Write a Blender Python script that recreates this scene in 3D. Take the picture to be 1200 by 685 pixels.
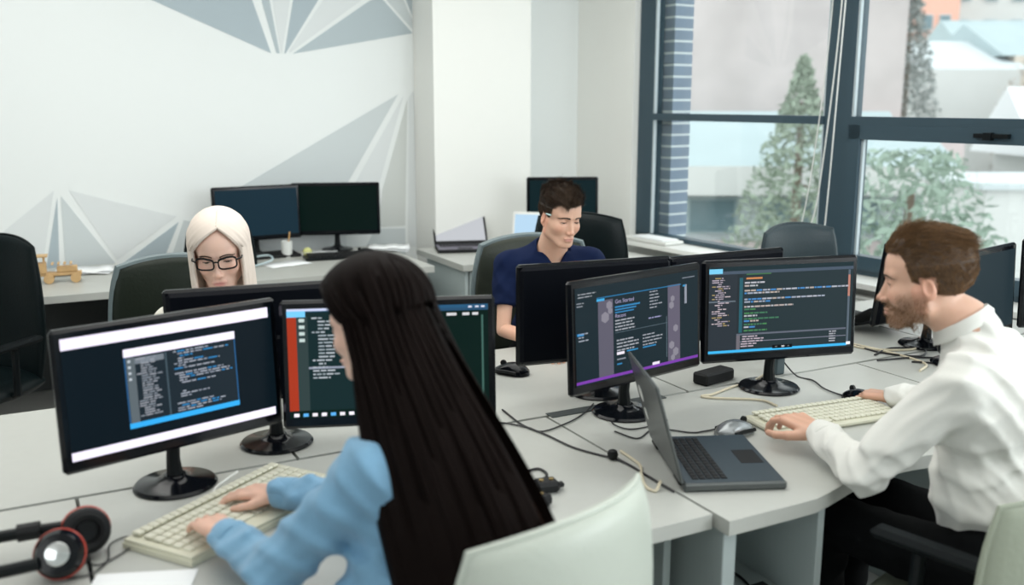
import bpy, math, random
import numpy as np
from mathutils import Vector, Matrix
random.seed(7); RNG = np.random.default_rng(7)
for o in list(bpy.data.objects): bpy.data.objects.remove(o)
SC = bpy.context.scene; COL = SC.collection
PI = math.pi
def sgn(x): return (x > 0)-(x < 0)

# ---------------------------------------------------------------- camera
cam = bpy.data.objects.new('camera', bpy.data.cameras.new('camera')); COL.objects.link(cam)
cam.location = (0, 0, 1.69); cam.rotation_euler = (PI/2 - math.atan(224/1120), 0, 0)
cam.data.sensor_width = 36; cam.data.lens = 33.6
cam.data.clip_start = .05; cam.data.clip_end = 400
cam.data.dof.use_dof = True; cam.data.dof.focus_distance = 3.35; cam.data.dof.aperture_fstop = 1.9
SC.camera = cam
# ---------------------------------------------------------------- world: bright overcast sky
w = bpy.data.worlds.new('overcast'); SC.world = w; w.use_nodes = True
bg = w.node_tree.nodes['Background']; bg.inputs[0].default_value = (.94, .98, 1, 1); bg.inputs[1].default_value = 2.1
# ---------------------------------------------------------------- large area lights (added unseen overhead and rear fill; daylight by the right-hand windows)
def area(name, loc, tgt, sx, sy, power, col=(1, 1, 1)):
    l = bpy.data.lights.new(name, 'AREA'); l.shape = 'RECTANGLE'; l.size = sx; l.size_y = sy; l.energy = power; l.color = col
    o = bpy.data.objects.new(name, l); COL.objects.link(o); o.location = loc
    o.rotation_euler = (Vector(tgt) - Vector(loc)).to_track_quat('-Z', 'Y').to_euler()
area('ceiling_fill', (-1.2, 3.6, 3.0), (-1.2, 3.6, 0), 3.6, 2.6, 60, (1, .99, .95))  # this and the next: overhead fill added to lift the room, no panel modelled
area('ceiling_fill', (.2, 1.6, 3.0), (.2, 1.6, 0), 3.4, 2.2, 20, (1, .99, .95))
area('ceiling_fill', (.5, 5.0, 3.0), (.5, 5.0, 0), 1.4, 1.4, 12, (1, .99, .95))  # extra lamp added to brighten the wall recess by the window
area('window_daylight', (3.3, 1.6, 1.9), (0, 3.2, .8), 3.2, 1.9, 75, (.93, .98, 1))
area('rear_fill', (-2.6, -1.2, 2.2), (0, 4, 1), 3.0, 1.6, 24, (.96, .99, 1))  # fill added behind the camera; the rear wall has no window
vs = SC.view_settings; vs.view_transform = 'Standard'; vs.look = 'None'; vs.exposure = 0.27; vs.gamma = 1; vs.use_curve_mapping = False

# ---------------------------------------------------------------- materials
MT = {}
def mat(name, col, rough=.5, metal=0, bump=0, bscale=60, var=0, vscale=5, spec=.5, coat=0, sss=0, sheen=0, attr=None, alpha=1):
    if name in MT: return MT[name]
    m = bpy.data.materials.new(name); m.use_nodes = True; n = m.node_tree.nodes; L = m.node_tree.links
    b = n['Principled BSDF']; b.inputs['Base Color'].default_value = (*col, 1)
    b.inputs['Roughness'].default_value = rough; b.inputs['Metallic'].default_value = metal
    b.inputs['Specular IOR Level'].default_value = spec
    b.inputs['Coat Weight'].default_value = coat
    if sss: b.inputs['Subsurface Weight'].default_value = sss; b.inputs['Subsurface Radius'].default_value = (.012, .005, .003); b.inputs['Subsurface Scale'].default_value = 1
    if sheen: b.inputs['Sheen Weight'].default_value = sheen
    tc = n.new('ShaderNodeTexCoord')
    if attr:
        a = n.new('ShaderNodeAttribute'); a.attribute_name = attr; L.new(a.outputs['Color'], b.inputs['Base Color'])
    elif var:
        no = n.new('ShaderNodeTexNoise'); no.inputs['Scale'].default_value = vscale; no.inputs['Detail'].default_value = 6
        L.new(tc.outputs['Object'], no.inputs['Vector'])
        mx = n.new('ShaderNodeMix'); mx.data_type = 'RGBA'
        mx.inputs[6].default_value = (*[c*(1-var) for c in col], 1); mx.inputs[7].default_value = (*[min(1, c*(1+var)) for c in col], 1)
        L.new(no.outputs['Fac'], mx.inputs[0]); L.new(mx.outputs[2], b.inputs['Base Color'])
    if bump:
        no = n.new('ShaderNodeTexNoise'); no.inputs['Scale'].default_value = bscale; no.inputs['Detail'].default_value = 4
        L.new(tc.outputs['Object'], no.inputs['Vector'])
        bp = n.new('ShaderNodeBump'); bp.inputs['Strength'].default_value = bump; bp.inputs['Distance'].default_value = .004
        L.new(no.outputs['Fac'], bp.inputs['Height']); L.new(bp.outputs['Normal'], b.inputs['Normal'])
    MT[name] = m; return m
def emat(col, s=1.0):
    k = 'glow_%s_%.2f' % ('_'.join('%.4f' % c for c in col), s)
    if k in MT: return MT[k]
    m = bpy.data.materials.new(k); m.use_nodes = True; b = m.node_tree.nodes['Principled BSDF']
    b.inputs['Base Color'].default_value = (.004, .004, .005, 1); b.inputs['Roughness'].default_value = .4; b.inputs['Specular IOR Level'].default_value = .04
    b.inputs['Emission Color'].default_value = (*col, 1); b.inputs['Emission Strength'].default_value = s
    MT[k] = m; return m
def glassmat():
    m = bpy.data.materials.new('window_glass'); m.use_nodes = True; n = m.node_tree.nodes; L = m.node_tree.links
    n.remove(n['Principled BSDF']); t = n.new('ShaderNodeBsdfTransparent'); t.inputs[0].default_value = (.95, .97, .96, 1)
    g = n.new('ShaderNodeBsdfGlossy'); g.inputs['Roughness'].default_value = .02
    mx = n.new('ShaderNodeMixShader'); mx.inputs[0].default_value = .05
    L.new(t.outputs[0], mx.inputs[1]); L.new(g.outputs[0], mx.inputs[2]); L.new(mx.outputs[0], n['Material Output'].inputs[0])
    return m
M_wall = mat('white_paint', (.80, .835, .83), .75, bump=.05, bscale=180)
M_wallw = mat('warm_white_paint', (.84, .845, .81), .75, bump=.05, bscale=180)
M_floor = mat('floor_vinyl', (.42, .42, .40), .5, var=.12, vscale=3)
M_ceil = mat('ceiling_paint', (.85, .85, .83), .8)
M_desk = mat('desk_laminate', (.465, .475, .445), .38, var=.03, vscale=30, bump=.02, bscale=300)
M_panel = mat('desk_panel', (.40, .46, .46), .5, var=.03)
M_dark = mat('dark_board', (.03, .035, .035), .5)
M_blk = mat('black_plastic', (.004, .006, .007), .35, spec=.2)
M_gloss = mat('gloss_black', (.003, .004, .006), .15, spec=.3)
M_back = mat('monitor_back', (.002, .003, .006), .5, spec=.1)
M_rub = mat('black_rubber', (.007, .008, .009), .55, spec=.3)
M_chrome = mat('chrome', (.75, .76, .76), .15, metal=1)
M_alu = mat('brushed_aluminium', (.55, .57, .58), .35, metal=1)
M_frame = mat('window_frame_blue_grey', (.030, .062, .085), .4, bump=.03, bscale=40)
M_seal = mat('frame_bead', (.45, .52, .55), .5)
M_glass = glassmat()
M_leb = mat('black_leather', (.002, .006, .007), .42, bump=.25, bscale=90, spec=.2)
M_lego = mat('olive_leather', (.007, .012, .007), .4, bump=.25, bscale=90, spec=.25)
M_lebl = mat('blue_black_leather', (.010, .026, .034), .36, bump=.25, bscale=90, spec=.4)
M_legr = mat('grey_olive_leather', (.03, .036, .027), .42, bump=.25, bscale=90, spec=.3)
M_cream = mat('cream_leather', (.50, .54, .48), .42, bump=.2, bscale=70)
M_pipe = mat('grey_edge', (.13, .17, .18), .35)
M_paper = mat('paper', (.85, .87, .88), .8)
M_ivory = mat('ivory_plastic', (.66, .65, .52), .45)
M_white = mat('white_plastic', (.78, .79, .76), .4)
M_key = mat('key_grey', (.70, .69, .57), .5)
M_skin = mat('skin', (.7, .45, .33), .48, attr='Col', bump=.06, bscale=350, sss=.12)
M_cable = mat('cable_black', (.01, .01, .012), .45)
M_cableb = mat('cable_beige', (.62, .56, .42), .5)
M_wood = mat('plywood', (.58, .38, .18), .6, var=.2, vscale=30)

# ---------------------------------------------------------------- mesh helpers
def link(o, parent=None):
    COL.objects.link(o)
    if parent is not None: o.parent = parent
    return o
def tag(o, label=None, cat=None, group=None, kind=None):
    if label: o['label'] = label
    if cat: o['category'] = cat
    if group: o['group'] = group
    if kind: o['kind'] = kind
    return o
def empty(name, loc, rz=0, label=None, cat=None, group=None):
    o = bpy.data.objects.new(name, None); o.empty_display_size = .05; link(o); o.location = loc; o.rotation_euler = (0, 0, rz)
    return tag(o, label, cat, group)
class MB:
    def __init__(s): s.v = []; s.f = []; s.m = []; s.mats = []; s.T = Matrix.Identity(4)
    def mi(s, m):
        if m not in s.mats: s.mats.append(m)
        return s.mats.index(m)
    def add(s, vs, fs, m=None, T=None):
        T = s.T @ T if T is not None else s.T; n = len(s.v)
        s.v += [tuple(T @ Vector(p)) for p in vs]; s.f += [tuple(n+i for i in f) for f in fs]
        k = s.mi(m) if m is not None else 0; s.m += [k]*len(fs); return s
    def box(s, c, d, m=None, T=None, b=0):
        x, y, z = [q/2 for q in d]
        if b <= 0:
            vs = [(c[0]+sx*x, c[1]+sy*y, c[2]+sz*z) for sx in (-1, 1) for sy in (-1, 1) for sz in (-1, 1)]
            return s.add(vs, [(0, 1, 3, 2), (4, 6, 7, 5), (0, 4, 5, 1), (2, 3, 7, 6), (0, 2, 6, 4), (1, 5, 7, 3)], m, T)
        b = min(b, x*.98, y*.98, z*.98)   # bevelled: 24 verts
        vs = []; idx = {}
        for sx in (-1, 1):
            for sy in (-1, 1):
                for sz in (-1, 1):
                    for ax in range(3):
                        q = [sx*(x-b), sy*(y-b), sz*(z-b)]; q[ax] += (sx, sy, sz)[ax]*b
                        idx[(sx, sy, sz, ax)] = len(vs); vs.append((c[0]+q[0], c[1]+q[1], c[2]+q[2]))
        F = []
        def I(a, sa, b_, sb, c_, sc, ax):
            k = [0, 0, 0]; k[a] = sa; k[b_] = sb; k[c_] = sc; return idx[(k[0], k[1], k[2], ax)]
        for ax in range(3):
            o1, o2 = (ax+1) % 3, (ax+2) % 3
            for sg in (-1, 1):
                q = [I(ax, sg, o1, p, o2, r, ax) for p, r in ((-1, -1), (1, -1), (1, 1), (-1, 1))]
                F.append(tuple(q if sg > 0 else q[::-1]))
            for p in (-1, 1):
                for r in (-1, 1):
                    q = [I(ax, -1, o1, p, o2, r, o1), I(ax, 1, o1, p, o2, r, o1), I(ax, 1, o1, p, o2, r, o2), I(ax, -1, o1, p, o2, r, o2)]
                    F.append(tuple(q if p*r < 0 else q[::-1]))
        for sx in (-1, 1):
            for sy in (-1, 1):
                for sz in (-1, 1):
                    q = [idx[(sx, sy, sz, a)] for a in range(3)]; F.append(tuple(q if sx*sy*sz > 0 else q[::-1]))
        return s.add(vs, F, m, T)
    def lathe(s, prof, m=None, T=None, n=28, sx=1, sy=1, cap=True):
        vs = []; F = []
        for r, z in prof:
            for i in range(n):
                a = 2*PI*i/n; vs.append((r*math.cos(a)*sx, r*math.sin(a)*sy, z))
        for j in range(len(prof)-1):
            for i in range(n): F.append((j*n+i, j*n+(i+1) % n, (j+1)*n+(i+1) % n, (j+1)*n+i))
        if cap: F.append(tuple(range(n))[::-1]); F.append(tuple((len(prof)-1)*n+i for i in range(n)))
        return s.add(vs, F, m, T)
    def tube(s, pts, r, m=None, T=None, n=8, closed=False):
        P = [Vector(p) for p in pts]; k = len(P); R = r if isinstance(r, (list, tuple)) else [r]*k
        vs = []; F = []; up = None
        for i in range(k):
            a = P[(i-1) % k] if (closed or i > 0) else P[i]; b = P[(i+1) % k] if (closed or i < k-1) else P[i]
            t = (b-a).normalized()
            if up is None: up = Vector((0, 0, 1)) if abs(t.z) < .9 else Vector((1, 0, 0))
            u = (up - t*up.dot(t)); u = u.normalized() if u.length > 1e-5 else t.orthogonal().normalized(); up = u; v = t.cross(u)
            for j in range(n):
                a_ = 2*PI*j/n; vs.append(tuple(P[i]+R[i]*(math.cos(a_)*u+math.sin(a_)*v)))
        for i in range(k if closed else k-1):
            for j in range(n): F.append((i*n+j, i*n+(j+1) % n, ((i+1) % k)*n+(j+1) % n, ((i+1) % k)*n+j))
        if not closed: F.append(tuple(range(n))[::-1]); F.append(tuple((k-1)*n+j for j in range(n)))
        return s.add(vs, F, m, T)
    def prism(s, poly, z0, z1, m=None, T=None):
        if sum(poly[i-1][0]*poly[i][1]-poly[i][0]*poly[i-1][1] for i in range(len(poly))) < 0: poly = poly[::-1]
        n = len(poly); vs = [(x, y, z0) for x, y in poly]+[(x, y, z1) for x, y in poly]
        F = [tuple(range(n))[::-1], tuple(range(n, 2*n))]+[(i, (i+1) % n, n+(i+1) % n, n+i) for i in range(n)]
        return s.add(vs, F, m, T)
    def build(s, name, m=None, parent=None, smooth=True, label=None, ang=35):
        me = bpy.data.meshes.new(name); me.from_pydata(s.v, [], s.f)
        if s.mats and None not in s.mats:
            for q in s.mats: me.materials.append(q)
            me.polygons.foreach_set('material_index', s.m)
        elif m is not None: me.materials.append(m)
        me.update()
        if smooth: shade(me, ang)
        o = link(bpy.data.objects.new(name, me), parent)
        if label: o['label'] = label
        return o
def shade(me, ang=35):
    me.polygons.foreach_set('use_smooth', [True]*len(me.polygons))
    try: me.set_sharp_from_angle(angle=math.radians(ang))
    except Exception: pass
def box(name, c, d, m, parent=None, b=.003, label=None, T=None):
    return MB().box(c, d, None, T, b).build(name, m, parent, label=label)
def copy_tree(o, parent=None):
    c = o.copy(); COL.objects.link(c)
    if parent is not None: c.parent = parent
    for ch in o.children: copy_tree(ch, c)
    return c
def spline(pts, n=8):
    P = [Vector(p) for p in pts]; P = [P[0]*2-P[1]]+P+[P[-1]*2-P[-2]]; o = []
    for i in range(1, len(P)-2):
        a, b, c, d = P[i-1:i+3]
        for k in range(n):
            t = k/n; o.append(.5*((2*b)+(c-a)*t+(2*a-5*b+4*c-d)*t*t+(3*b-a-3*c+d)*t**3))
    o.append(P[-2]); return o
def RZ(a): return Matrix.Rotation(a, 4, 'Z')
def RX(a): return Matrix.Rotation(a, 4, 'X')
def RY(a): return Matrix.Rotation(a, 4, 'Y')
def TR(*p): return Matrix.Translation(Vector(p))

# bench frame: u runs along the bench to the right, v away from the camera, origin on the seam
OX, OY = .105, 2.805; BA = math.radians(27.7); AX = Vector((math.cos(BA), math.sin(BA), 0)); NX = Vector((-math.sin(BA), math.cos(BA), 0))
def W(u, v, z=.74): return Vector((OX, OY, z)) + AX*u + NX*v
# ================================================================= ROOM
VW = 3.72                                        # back wall
C0 = W(2.38, VW, 0); C0.z = 0                    # corner of back wall and window wall
WA = math.radians(33); WD = Vector((math.sin(WA), -math.cos(WA), 0)); WN = Vector((-WD.y, WD.x, 0))  # WN points outwards
CH = 3.05
def struct(name, mb, m=None, **k):
    o = mb.build(name, m, **k); o['kind'] = 'structure'; return o
fl = MB(); pl = [tuple((C0+WN*.3+NX*.3).xy), tuple((W(-6, VW+.3)).xy), (-6.0, -2.6), tuple((C0+WD*11.5+WN*.3).xy)]
fl.prism(pl, -.1, 0); struct('floor', fl, M_floor)
ce = MB(); ce.prism(pl, CH, CH+.1); struct('ceiling', ce, M_ceil)
def uvbox(mb, u0, u1, v0, v1, z0, z1, m=None):
    P = [W(u0, v0, 0), W(u1, v0, 0), W(u1, v1, 0), W(u0, v1, 0)]; return mb.prism([(p.x, p.y) for p in P], z0, z1, m)
wb = MB(); uvbox(wb, -6, 2.5, VW, VW+.2, 0, CH); wall_back = struct('wall_back', wb, M_wall)
pi_ = MB(); uvbox(pi_, 1.085, 1.80, VW-.34, VW, 0, CH); struct('trim_1', pi_, M_wallw)
wl = MB(); a = W(-6, VW+.2, 0); wl.prism([(a.x, a.y), (a.x-.2, a.y), (-6.2, -2.6), (-6.0, -2.6)], 0, CH); struct('wall_left', wl, M_wall)
wr = MB(); b_ = C0+WD*11.5; wr.prism([(-6, -2.6), (-6, -2.8), (b_.x+.2, b_.y-.2), (b_.x, b_.y)], 0, CH); struct('wall_rear', wr, M_wall)
# mural of painted triangles on the back wall (u, z) corners
murals = [([(-.62, 2.30), (-.80, 2.37), (-.3, 2.75), (.02, 2.75), (.02, 2.33), (.13, 1.985)], 'm1'),
 ([(.06, 2.75), (.09, 2.29), (.165, 1.985), (.185, 1.985), (.135, 2.31), (.10, 2.75)], 'm2'),
 ([(.13, 2.75), (.155, 2.31), (.195, 1.985), (.2, 1.985), (.265, 2.31), (.33, 2.75)], 'm4'),
 ([(.38, 2.75), (.285, 2.31), (.215, 1.985), (.222, 1.985), (.44, 2.31), (.74, 2.75)], 'm1'),
 ([(.80, 2.75), (.475, 2.315), (.245, 2.0), (.25, 1.99), (.69, 2.30), (1.08, 2.58), (1.08, 2.75)], 'm4'),
 ([(.27, 1.985), (1.083, 2.135), (.86, 2.36), (.78, 2.325)], 'm2'),
 ([(1.083, 2.16), (.90, 2.345), (.95, 2.5), (1.083, 2.22)], 'm3'), ([(1.083, 2.25), (.965, 2.52), (1.0, 2.75), (1.083, 2.75)], 'm2'),
 ([(-.14, 1.14), (.97, 1.735), (.60, 1.16), (.555, 1.12), (-.06, 1.12)], 'm3'), ([(1.01, 1.73), (.64, 1.14), (.62, 1.08), (.80, 1.08)], 'm4'),
 ([(1.035, 1.70), (.84, 1.09), (.80, .85), (1.0, .85)], 'm5'), ([(1.045, 1.71), (1.083, 1.76), (1.083, .7), (1.02, .7)], 'm4'),
 ([(.78, .84), (1.0, .83), (1.0, .5), (.60, .5)], 'm3'), ([(-.10, 1.10), (.6, 1.13), (.56, .5), (-.35, .95)], 'm4'),
 ([(-1.17, 1.18), (-1.50, .92), (-1.9, .5), (-1.32, .5)], 'm4'), ([(-1.155, 1.14), (-1.19, .5), (-1.30, .5)], 'm1'),
 ([(-1.135, 1.15), (-.87, .73), (-.8, .5), (-1.15, .5)], 'm3'), ([(-1.09, 1.18), (-.50, .995), (-.86, .75)], 'm4'),
 ([(-.49, .96), (-.84, .72), (-.84, .5), (-.70, .5)], 'm1'), ([(-.46, .97), (-.64, .5), (-.2, .5), (-.2, .9)], 'm3')]
MC = dict(m1=(.40, .475, .515), m2=(.44, .51, .54), m3=(.58, .63, .64), m4=(.70, .735, .74), m5=(.60, .63, .61))
for poly, k in murals:
    mb = MB(); vs = [W(u, VW-.003, z) for u, z in poly]; n = len(vs)
    vs2 = [p+NX*.003 for p in vs]
    mb.add([tuple(p) for p in vs+vs2], [tuple(range(n))]+[(i, i+n, (i+1) % n+n, (i+1) % n) for i in range(n)])
    mb.build('painted_triangle', mat('mural_'+k, MC[k], .7), wall_back, smooth=False)
# ---- window wall
def wbox(mb, s0, s1, o0, o1, z0, z1, m=None):
    P = [C0+WD*s0+WN*o0, C0+WD*s1+WN*o0, C0+WD*s1+WN*o1, C0+WD*s0+WN*o1]; return mb.prism([(p.x, p.y) for p in P], z0, z1, m)
ZB, ZT = .765, 2.75
S0 = .635
ww = MB(); wbox(ww, -.2, S0, 0, .3, 0, CH); wbox(ww, S0, 11.5, 0, .3, 0, ZB-.03); wbox(ww, S0, 11.5, 0, .3, ZT, CH)
wbox(ww, 5.2, 5.6, 0, .3, ZB-.03, ZT); struct('wall_right', ww, M_wallw)
sill = MB(); wbox(sill, S0-.02, 5.2, -.16, .14, ZB-.03, ZB-.002); struct('trim_2', sill, M_white)
def window(name, s0, s1, mull, sash):
    root = MB()
    for a, b in ((s0, s0+.155), (s1-.12, s1)): wbox(root, a, b, .05, .13, ZB, ZT)
    wbox(root, s0, s1, .05, .13, ZB, ZB+.03); wbox(root, s0, s1, .05, .13, ZT-.06, ZT)
    r = struct(name, root, M_frame)
    for a, b in mull:
        q = MB(); wbox(q, a, b, .045, .135, ZB, ZT); q.build('mullion', M_frame, r)
    edges = [s0+.155]+[x for ab in mull for x in ab]+[s1-.12]
    for i in range(0, len(edges), 2):
        a, b = edges[i], edges[i+1]
        q = MB(); wbox(q, a, b, .04, .13, 1.565, 1.61); q.build('transom', M_frame, r)
        sz = (ZB+.03, 1.565)
        if i//2 in sash:
            q = MB(); f = .075
            wbox(q, a, b, .03, .1, sz[1]-f, sz[1]); wbox(q, a, b, .03, .1, sz[0], sz[0]+f); wbox(q, a, a+f, .03, .1, *sz); wbox(q, b-f, b, .03, .1, *sz)
            sh = q.build('opening_sash', M_frame, r)
            q = MB(); m_ = (a+b)/2+.12; wbox(q, m_-.07, m_+.10, .005, .03, sz[1]-.045, sz[1]-.025); wbox(q, m_-.02, m_+.02, .0, .03, sz[1]-.055, sz[1]-.02)
            q.build('handle', M_blk, sh); a2, b2, z0, z1 = a+f, b-f, sz[0]+f, sz[1]-f
        else: a2, b2, z0, z1 = a, b, *sz
        for (x0, x1, y0, y1) in ((a2, b2, z0, z1), (a, b, 1.61, ZT-.06)):
            q = MB(); t = .014
            wbox(q, x0, x0+t, .05, .07, y0, y1); wbox(q, x1-t, x1, .05, .07, y0, y1); q.build('glazing_bead', M_seal, r)
            q = MB(); wbox(q, x0, x1, .085, .093, y0, y1); q.build('pane', M_glass, r)
window('window_1', S0, 5.2, [(2.215, 2.39), (3.75, 3.87)], {1, 2})
window('window_2', 5.6, 9.5, [(7.1, 7.2)], set())
# roller-blind cords
def wp(s, o, z): p = C0+WD*s+WN*o; return Vector((p.x, p.y, z))
q = MB(); q.tube(spline([wp(2.25, .02, 2.75), wp(2.235, .02, 2.0), wp(2.17, .02, 1.3), wp(2.11, .02, .95), wp(2.06, .02, .80)], 8), .0035, n=6)
q.tube(spline([wp(2.33, .0, 2.75), wp(2.31, .0, 2.0), wp(2.245, .0, 1.2), wp(2.20, .0, .98), wp(2.235, .0, .89), wp(2.29, .0, .93), wp(2.31, 0, 1.2), wp(2.335, .0, 2.0), wp(2.36, 0, 2.75)], 10), .0042, n=6)
tag(q.build('blind_cord', M_white), 'white looped blind cord hanging in front of the window mullion', 'cord')
# brick pier outside the left pane: blocks and pale joints
pier = MB(); wbox(pier, .70, .878, .142, .30, -3, 3.3); pr = tag(pier.build('brick_pier', mat('mortar', (.62, .68, .70), .8), smooth=False), 'blue-grey brick pier with pale joints just outside the left pane', 'pier')
i = 0; z = .55
bm_ = mat('pier_brick', (.13, .18, .25), .7, var=.2, vscale=8)
while z < 3.2:
    q = MB(); wbox(q, .695, .884, .136, .30, z, z+.062); q.build('brick', bm_, pr, smooth=False); z += .077
# radiator below the window
rt = empty('radiator', tuple(wp(2.35, -.09, 0)), WA-PI/2, 'white panel radiator under the window beside the man\'s monitors', 'radiator')
box('panel', (0, 0, .42), (1.3, .06, .5), M_white, rt, .008)
q = MB()
for i in range(27): q.box((-.61+i*.047, 0, .42), (.02, .08, .46), None, None, .004)
tag(q.build('ribs', M_white, rt), kind='stuff')
box('top_grille', (0, 0, .68), (1.3, .075, .015), M_white, rt, .003)
for sx in (-.5, .5): box('foot', (sx, 0, .085), (.04, .05, .17), M_white, rt)

# ================================================================= OUTSIDE
def build_ext(name, boxes, label, cat, roofs=(), wins=()):
    # boxes: (x0,x1,y0,y1,z0,z1,mat) world axis aligned
    x0 = boxes[0][0]; root = empty(name, (boxes[0][0], boxes[0][2], boxes[0][4]), 0, label, cat); L = Vector(root.location)
    for nm, (a, b, c, d, e, f, m) in [('wall', q) for q in boxes]:
        MB().box(((a+b)/2-L.x, (c+d)/2-L.y, (e+f)/2-L.z), (b-a, d-c, f-e)).build(nm, m, root, smooth=False)
    for (a, b, c, d, z0, zr, m, ax) in roofs:
        mb = MB()
        if ax == 'x': vs = [(a, c, z0), (b, c, z0), (b, d, z0), (a, d, z0), (a, (c+d)/2, zr), (b, (c+d)/2, zr)]; F = [(0, 1, 5, 4), (2, 3, 4, 5), (1, 2, 5), (3, 0, 4), (0, 3, 2, 1)]
        else: vs = [(a, c, z0), (b, c, z0), (b, d, z0), (a, d, z0), ((a+b)/2, c, zr), ((a+b)/2, d, zr)]; F = [(0, 1, 4), (1, 2, 5, 4), (2, 3, 5), (3, 0, 4, 5), (0, 3, 2, 1)]
        mb.add([(x-L.x, y-L.y, z-L.z) for x, y, z in vs], F); mb.build('roof', m, root, smooth=False)
    for (a, b, y, e, f, m) in wins:
        wn = MB().box(((a+b)/2-L.x, y-L.y, (e+f)/2-L.z), (b-a, .12, f-e)).build('window', m, root, smooth=False)
        MB().box(((a+b)/2-L.x, y-.07-L.y, (e+f)/2-L.z), ((b-a)*.86, .03, (f-e)*.86)).build('pane', M_wpane, wn, smooth=False)
    return root
M_stain = mat('stained_render', (.46, .415, .41), .9, var=.4, vscale=.5)
M_pink = mat('pink_render', (.56, .48, .48), .9, var=.1, vscale=.5)
M_roof = mat('grey_roof', (.34, .42, .44), .7, var=.1, vscale=1)
M_roof2 = mat('pale_roof', (.5, .55, .57), .7, var=.1, vscale=1)
M_pale = mat('pale_render', (.58, .59, .58), .9, var=.1, vscale=.4)
M_beige = mat('beige_render', (.58, .52, .45), .9, var=.15, vscale=.5)
M_orange = mat('orange_render', (.75, .42, .33), .9)
M_wpane = mat('far_window', (.13, .2, .23), .3)
M_grass = mat('ground', (.30, .32, .30), .9, var=.3, vscale=.3)
g = MB(); g.box((20, 60, -5.05), (160, 110, .1)); struct('trim_3', g, M_grass); bpy.data.objects['trim_3'].name = 'ground'
def zpx(y, Y): return 1.69-(y-118)/1120*1.02*Y
build_ext('warehouse', [(4.4, 10.4, 26, 36, -5, 9, M_stain), (7.5, 12.0, 25.6, 26, -5, 1.25, M_pink)], 'tall stained pale warehouse wall seen through the left pane', 'building',
  roofs=[(3.2, 9.2, 21.8, 25.6, zpx(188, 21), 1.45, M_roof, 'x')])
build_ext('low_house', [(1.5, 8.2, 18.5, 21.5, -5, -1.0, M_pink), (1.5, 8.2, 18.7, 21.5, -1.0, -.05, M_roof2), (1.2, 8.4, 18.0, 21.7, -.05, .5, M_pale)],
  'low pink-walled house with a pale roof edge below the warehouse', 'building', roofs=[(1.2, 8.4, 18, 21.7, .5, 1.25, M_roof, 'x')],
  wins=[(4.9, 5.9, 18.65, -.85, -.15, M_roof), (6.2, 7.2, 18.65, -.85, -.15, M_roof), (3.4, 4.4, 18.65, -.85, -.15, M_roof)])
build_ext('white_wall_shed', [(6.45, 11.5, 13, 15, -5, .52, M_pale), (6.35, 11.6, 12.9, 15.1, .52, .6, M_roof2)], 'plain white shed wall behind the man with the beard', 'building')
build_ext('beige_house', [(21.5, 27.0, 42, 50, -5, 3.6, M_beige), (17.0, 21.3, 41, 50, -5, 3.0, M_pale)], 'beige and white house with grey roofs in the upper right pane', 'building',
  roofs=[(21.0, 27.5, 42, 50, 3.6, 5.2, M_roof, 'x'), (16.5, 21.7, 41, 50, 3.0, 4.4, M_roof2, 'x')], wins=[(22.6, 23.6, 41.95, 1.2, 2.4, M_roof2), (24.8, 25.8, 41.95, 1.2, 2.4, M_roof2)])
build_ext('snowy_roof_hall', [(19, 26, 33, 38, -5, -.2, M_pale)], 'white-roofed hall in the lower right of the upper pane', 'building', roofs=[(18, 27, 33, 38, -.2, 2.2, mat('white_roof', (.8, .82, .84), .8), 'x')])
wt = [(37.2+1.6*i, 38.2+1.6*i, 89.9, z, z+1.4, M_roof2) for i in range(2) for z in (8, 11, 14, 17)]
build_ext('orange_tower', [(37, 40.6, 90, 96, -5, 24, M_orange)], 'distant orange apartment tower at the top of the right pane', 'building', wins=wt)
wt = [(42.5+2.6*i, 43.8+2.6*i, 94.9, z, z+1.4, M_roof2) for i in range(5) for z in (8, 11, 14, 17)]
build_ext('white_tower', [(41.5, 56, 95, 100, -5, 22, M_pale)], 'distant white apartment block right of the orange tower', 'building', wins=wt)
build_ext('grey_roof_row', [(33, 58, 70, 78, -5, 5.4, M_pale)], 'row of grey roofs below the distant towers', 'building', roofs=[(32, 59, 70, 78, 5.4, 7.6, M_roof, 'x')])
def tree(name, x, y, h, r, col, label, n=900, conifer=True, z0=-5):
    root = empty(name, (x, y, z0), 0, label, 'tree')
    MB().lathe([(.16, 0), (.05, h*.9)], n=8).build('trunk', mat('bark', (.18, .14, .11), .9), root)
    if conifer:
        for i in range(26):
            t = i/26; z = h*(.12+.86*t); rr = r*(1-t)*.6; a = i*2.4
            MB().tube([(0, 0, z), (math.cos(a)*rr, math.sin(a)*rr, z-.1*rr)], [.03, .01], n=4).build('branch', MT['bark'], root) if i % 3 == 0 else None
    rg = np.random.default_rng(int(x*10)); t = rg.random(n)
    z = h*(.1+.9*t) if conifer else h*.62+(rg.random(n)-.5)*h*.7
    rad = (r*(1-t)*(.35+.65*rg.random(n))+.05) if conifer else r*np.sqrt(np.clip(1-((z-h*.62)/(h*.38))**2, 0, 1))*(.3+.7*rg.random(n))
    a = rg.random(n)*2*PI; C = np.stack([rad*np.cos(a), rad*np.sin(a), z], 1)
    d1 = rg.normal(size=(n, 3)); d1 /= np.linalg.norm(d1, axis=1)[:, None]; d2 = np.cross(d1, rg.normal(size=(n, 3))); d2 /= np.linalg.norm(d2, axis=1)[:, None]
    s = .8*((.05+.07*rg.random(n))*(1 if y > 20 else .7))[:, None]
    V = np.stack([C-d1*s*1.6, C+d2*s*.6, C+d1*s*1.6, C-d2*s*.6], 1).reshape(-1, 3)
    me = bpy.data.meshes.new('foliage'); me.from_pydata(V.tolist(), [], [(4*i, 4*i+1, 4*i+2, 4*i+3) for i in range(n)])
    me.materials.append(mat('leaf_'+name+str(col), col, .8)); f = link(bpy.data.objects.new('foliage', me), root); f['kind'] = 'stuff'
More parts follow.
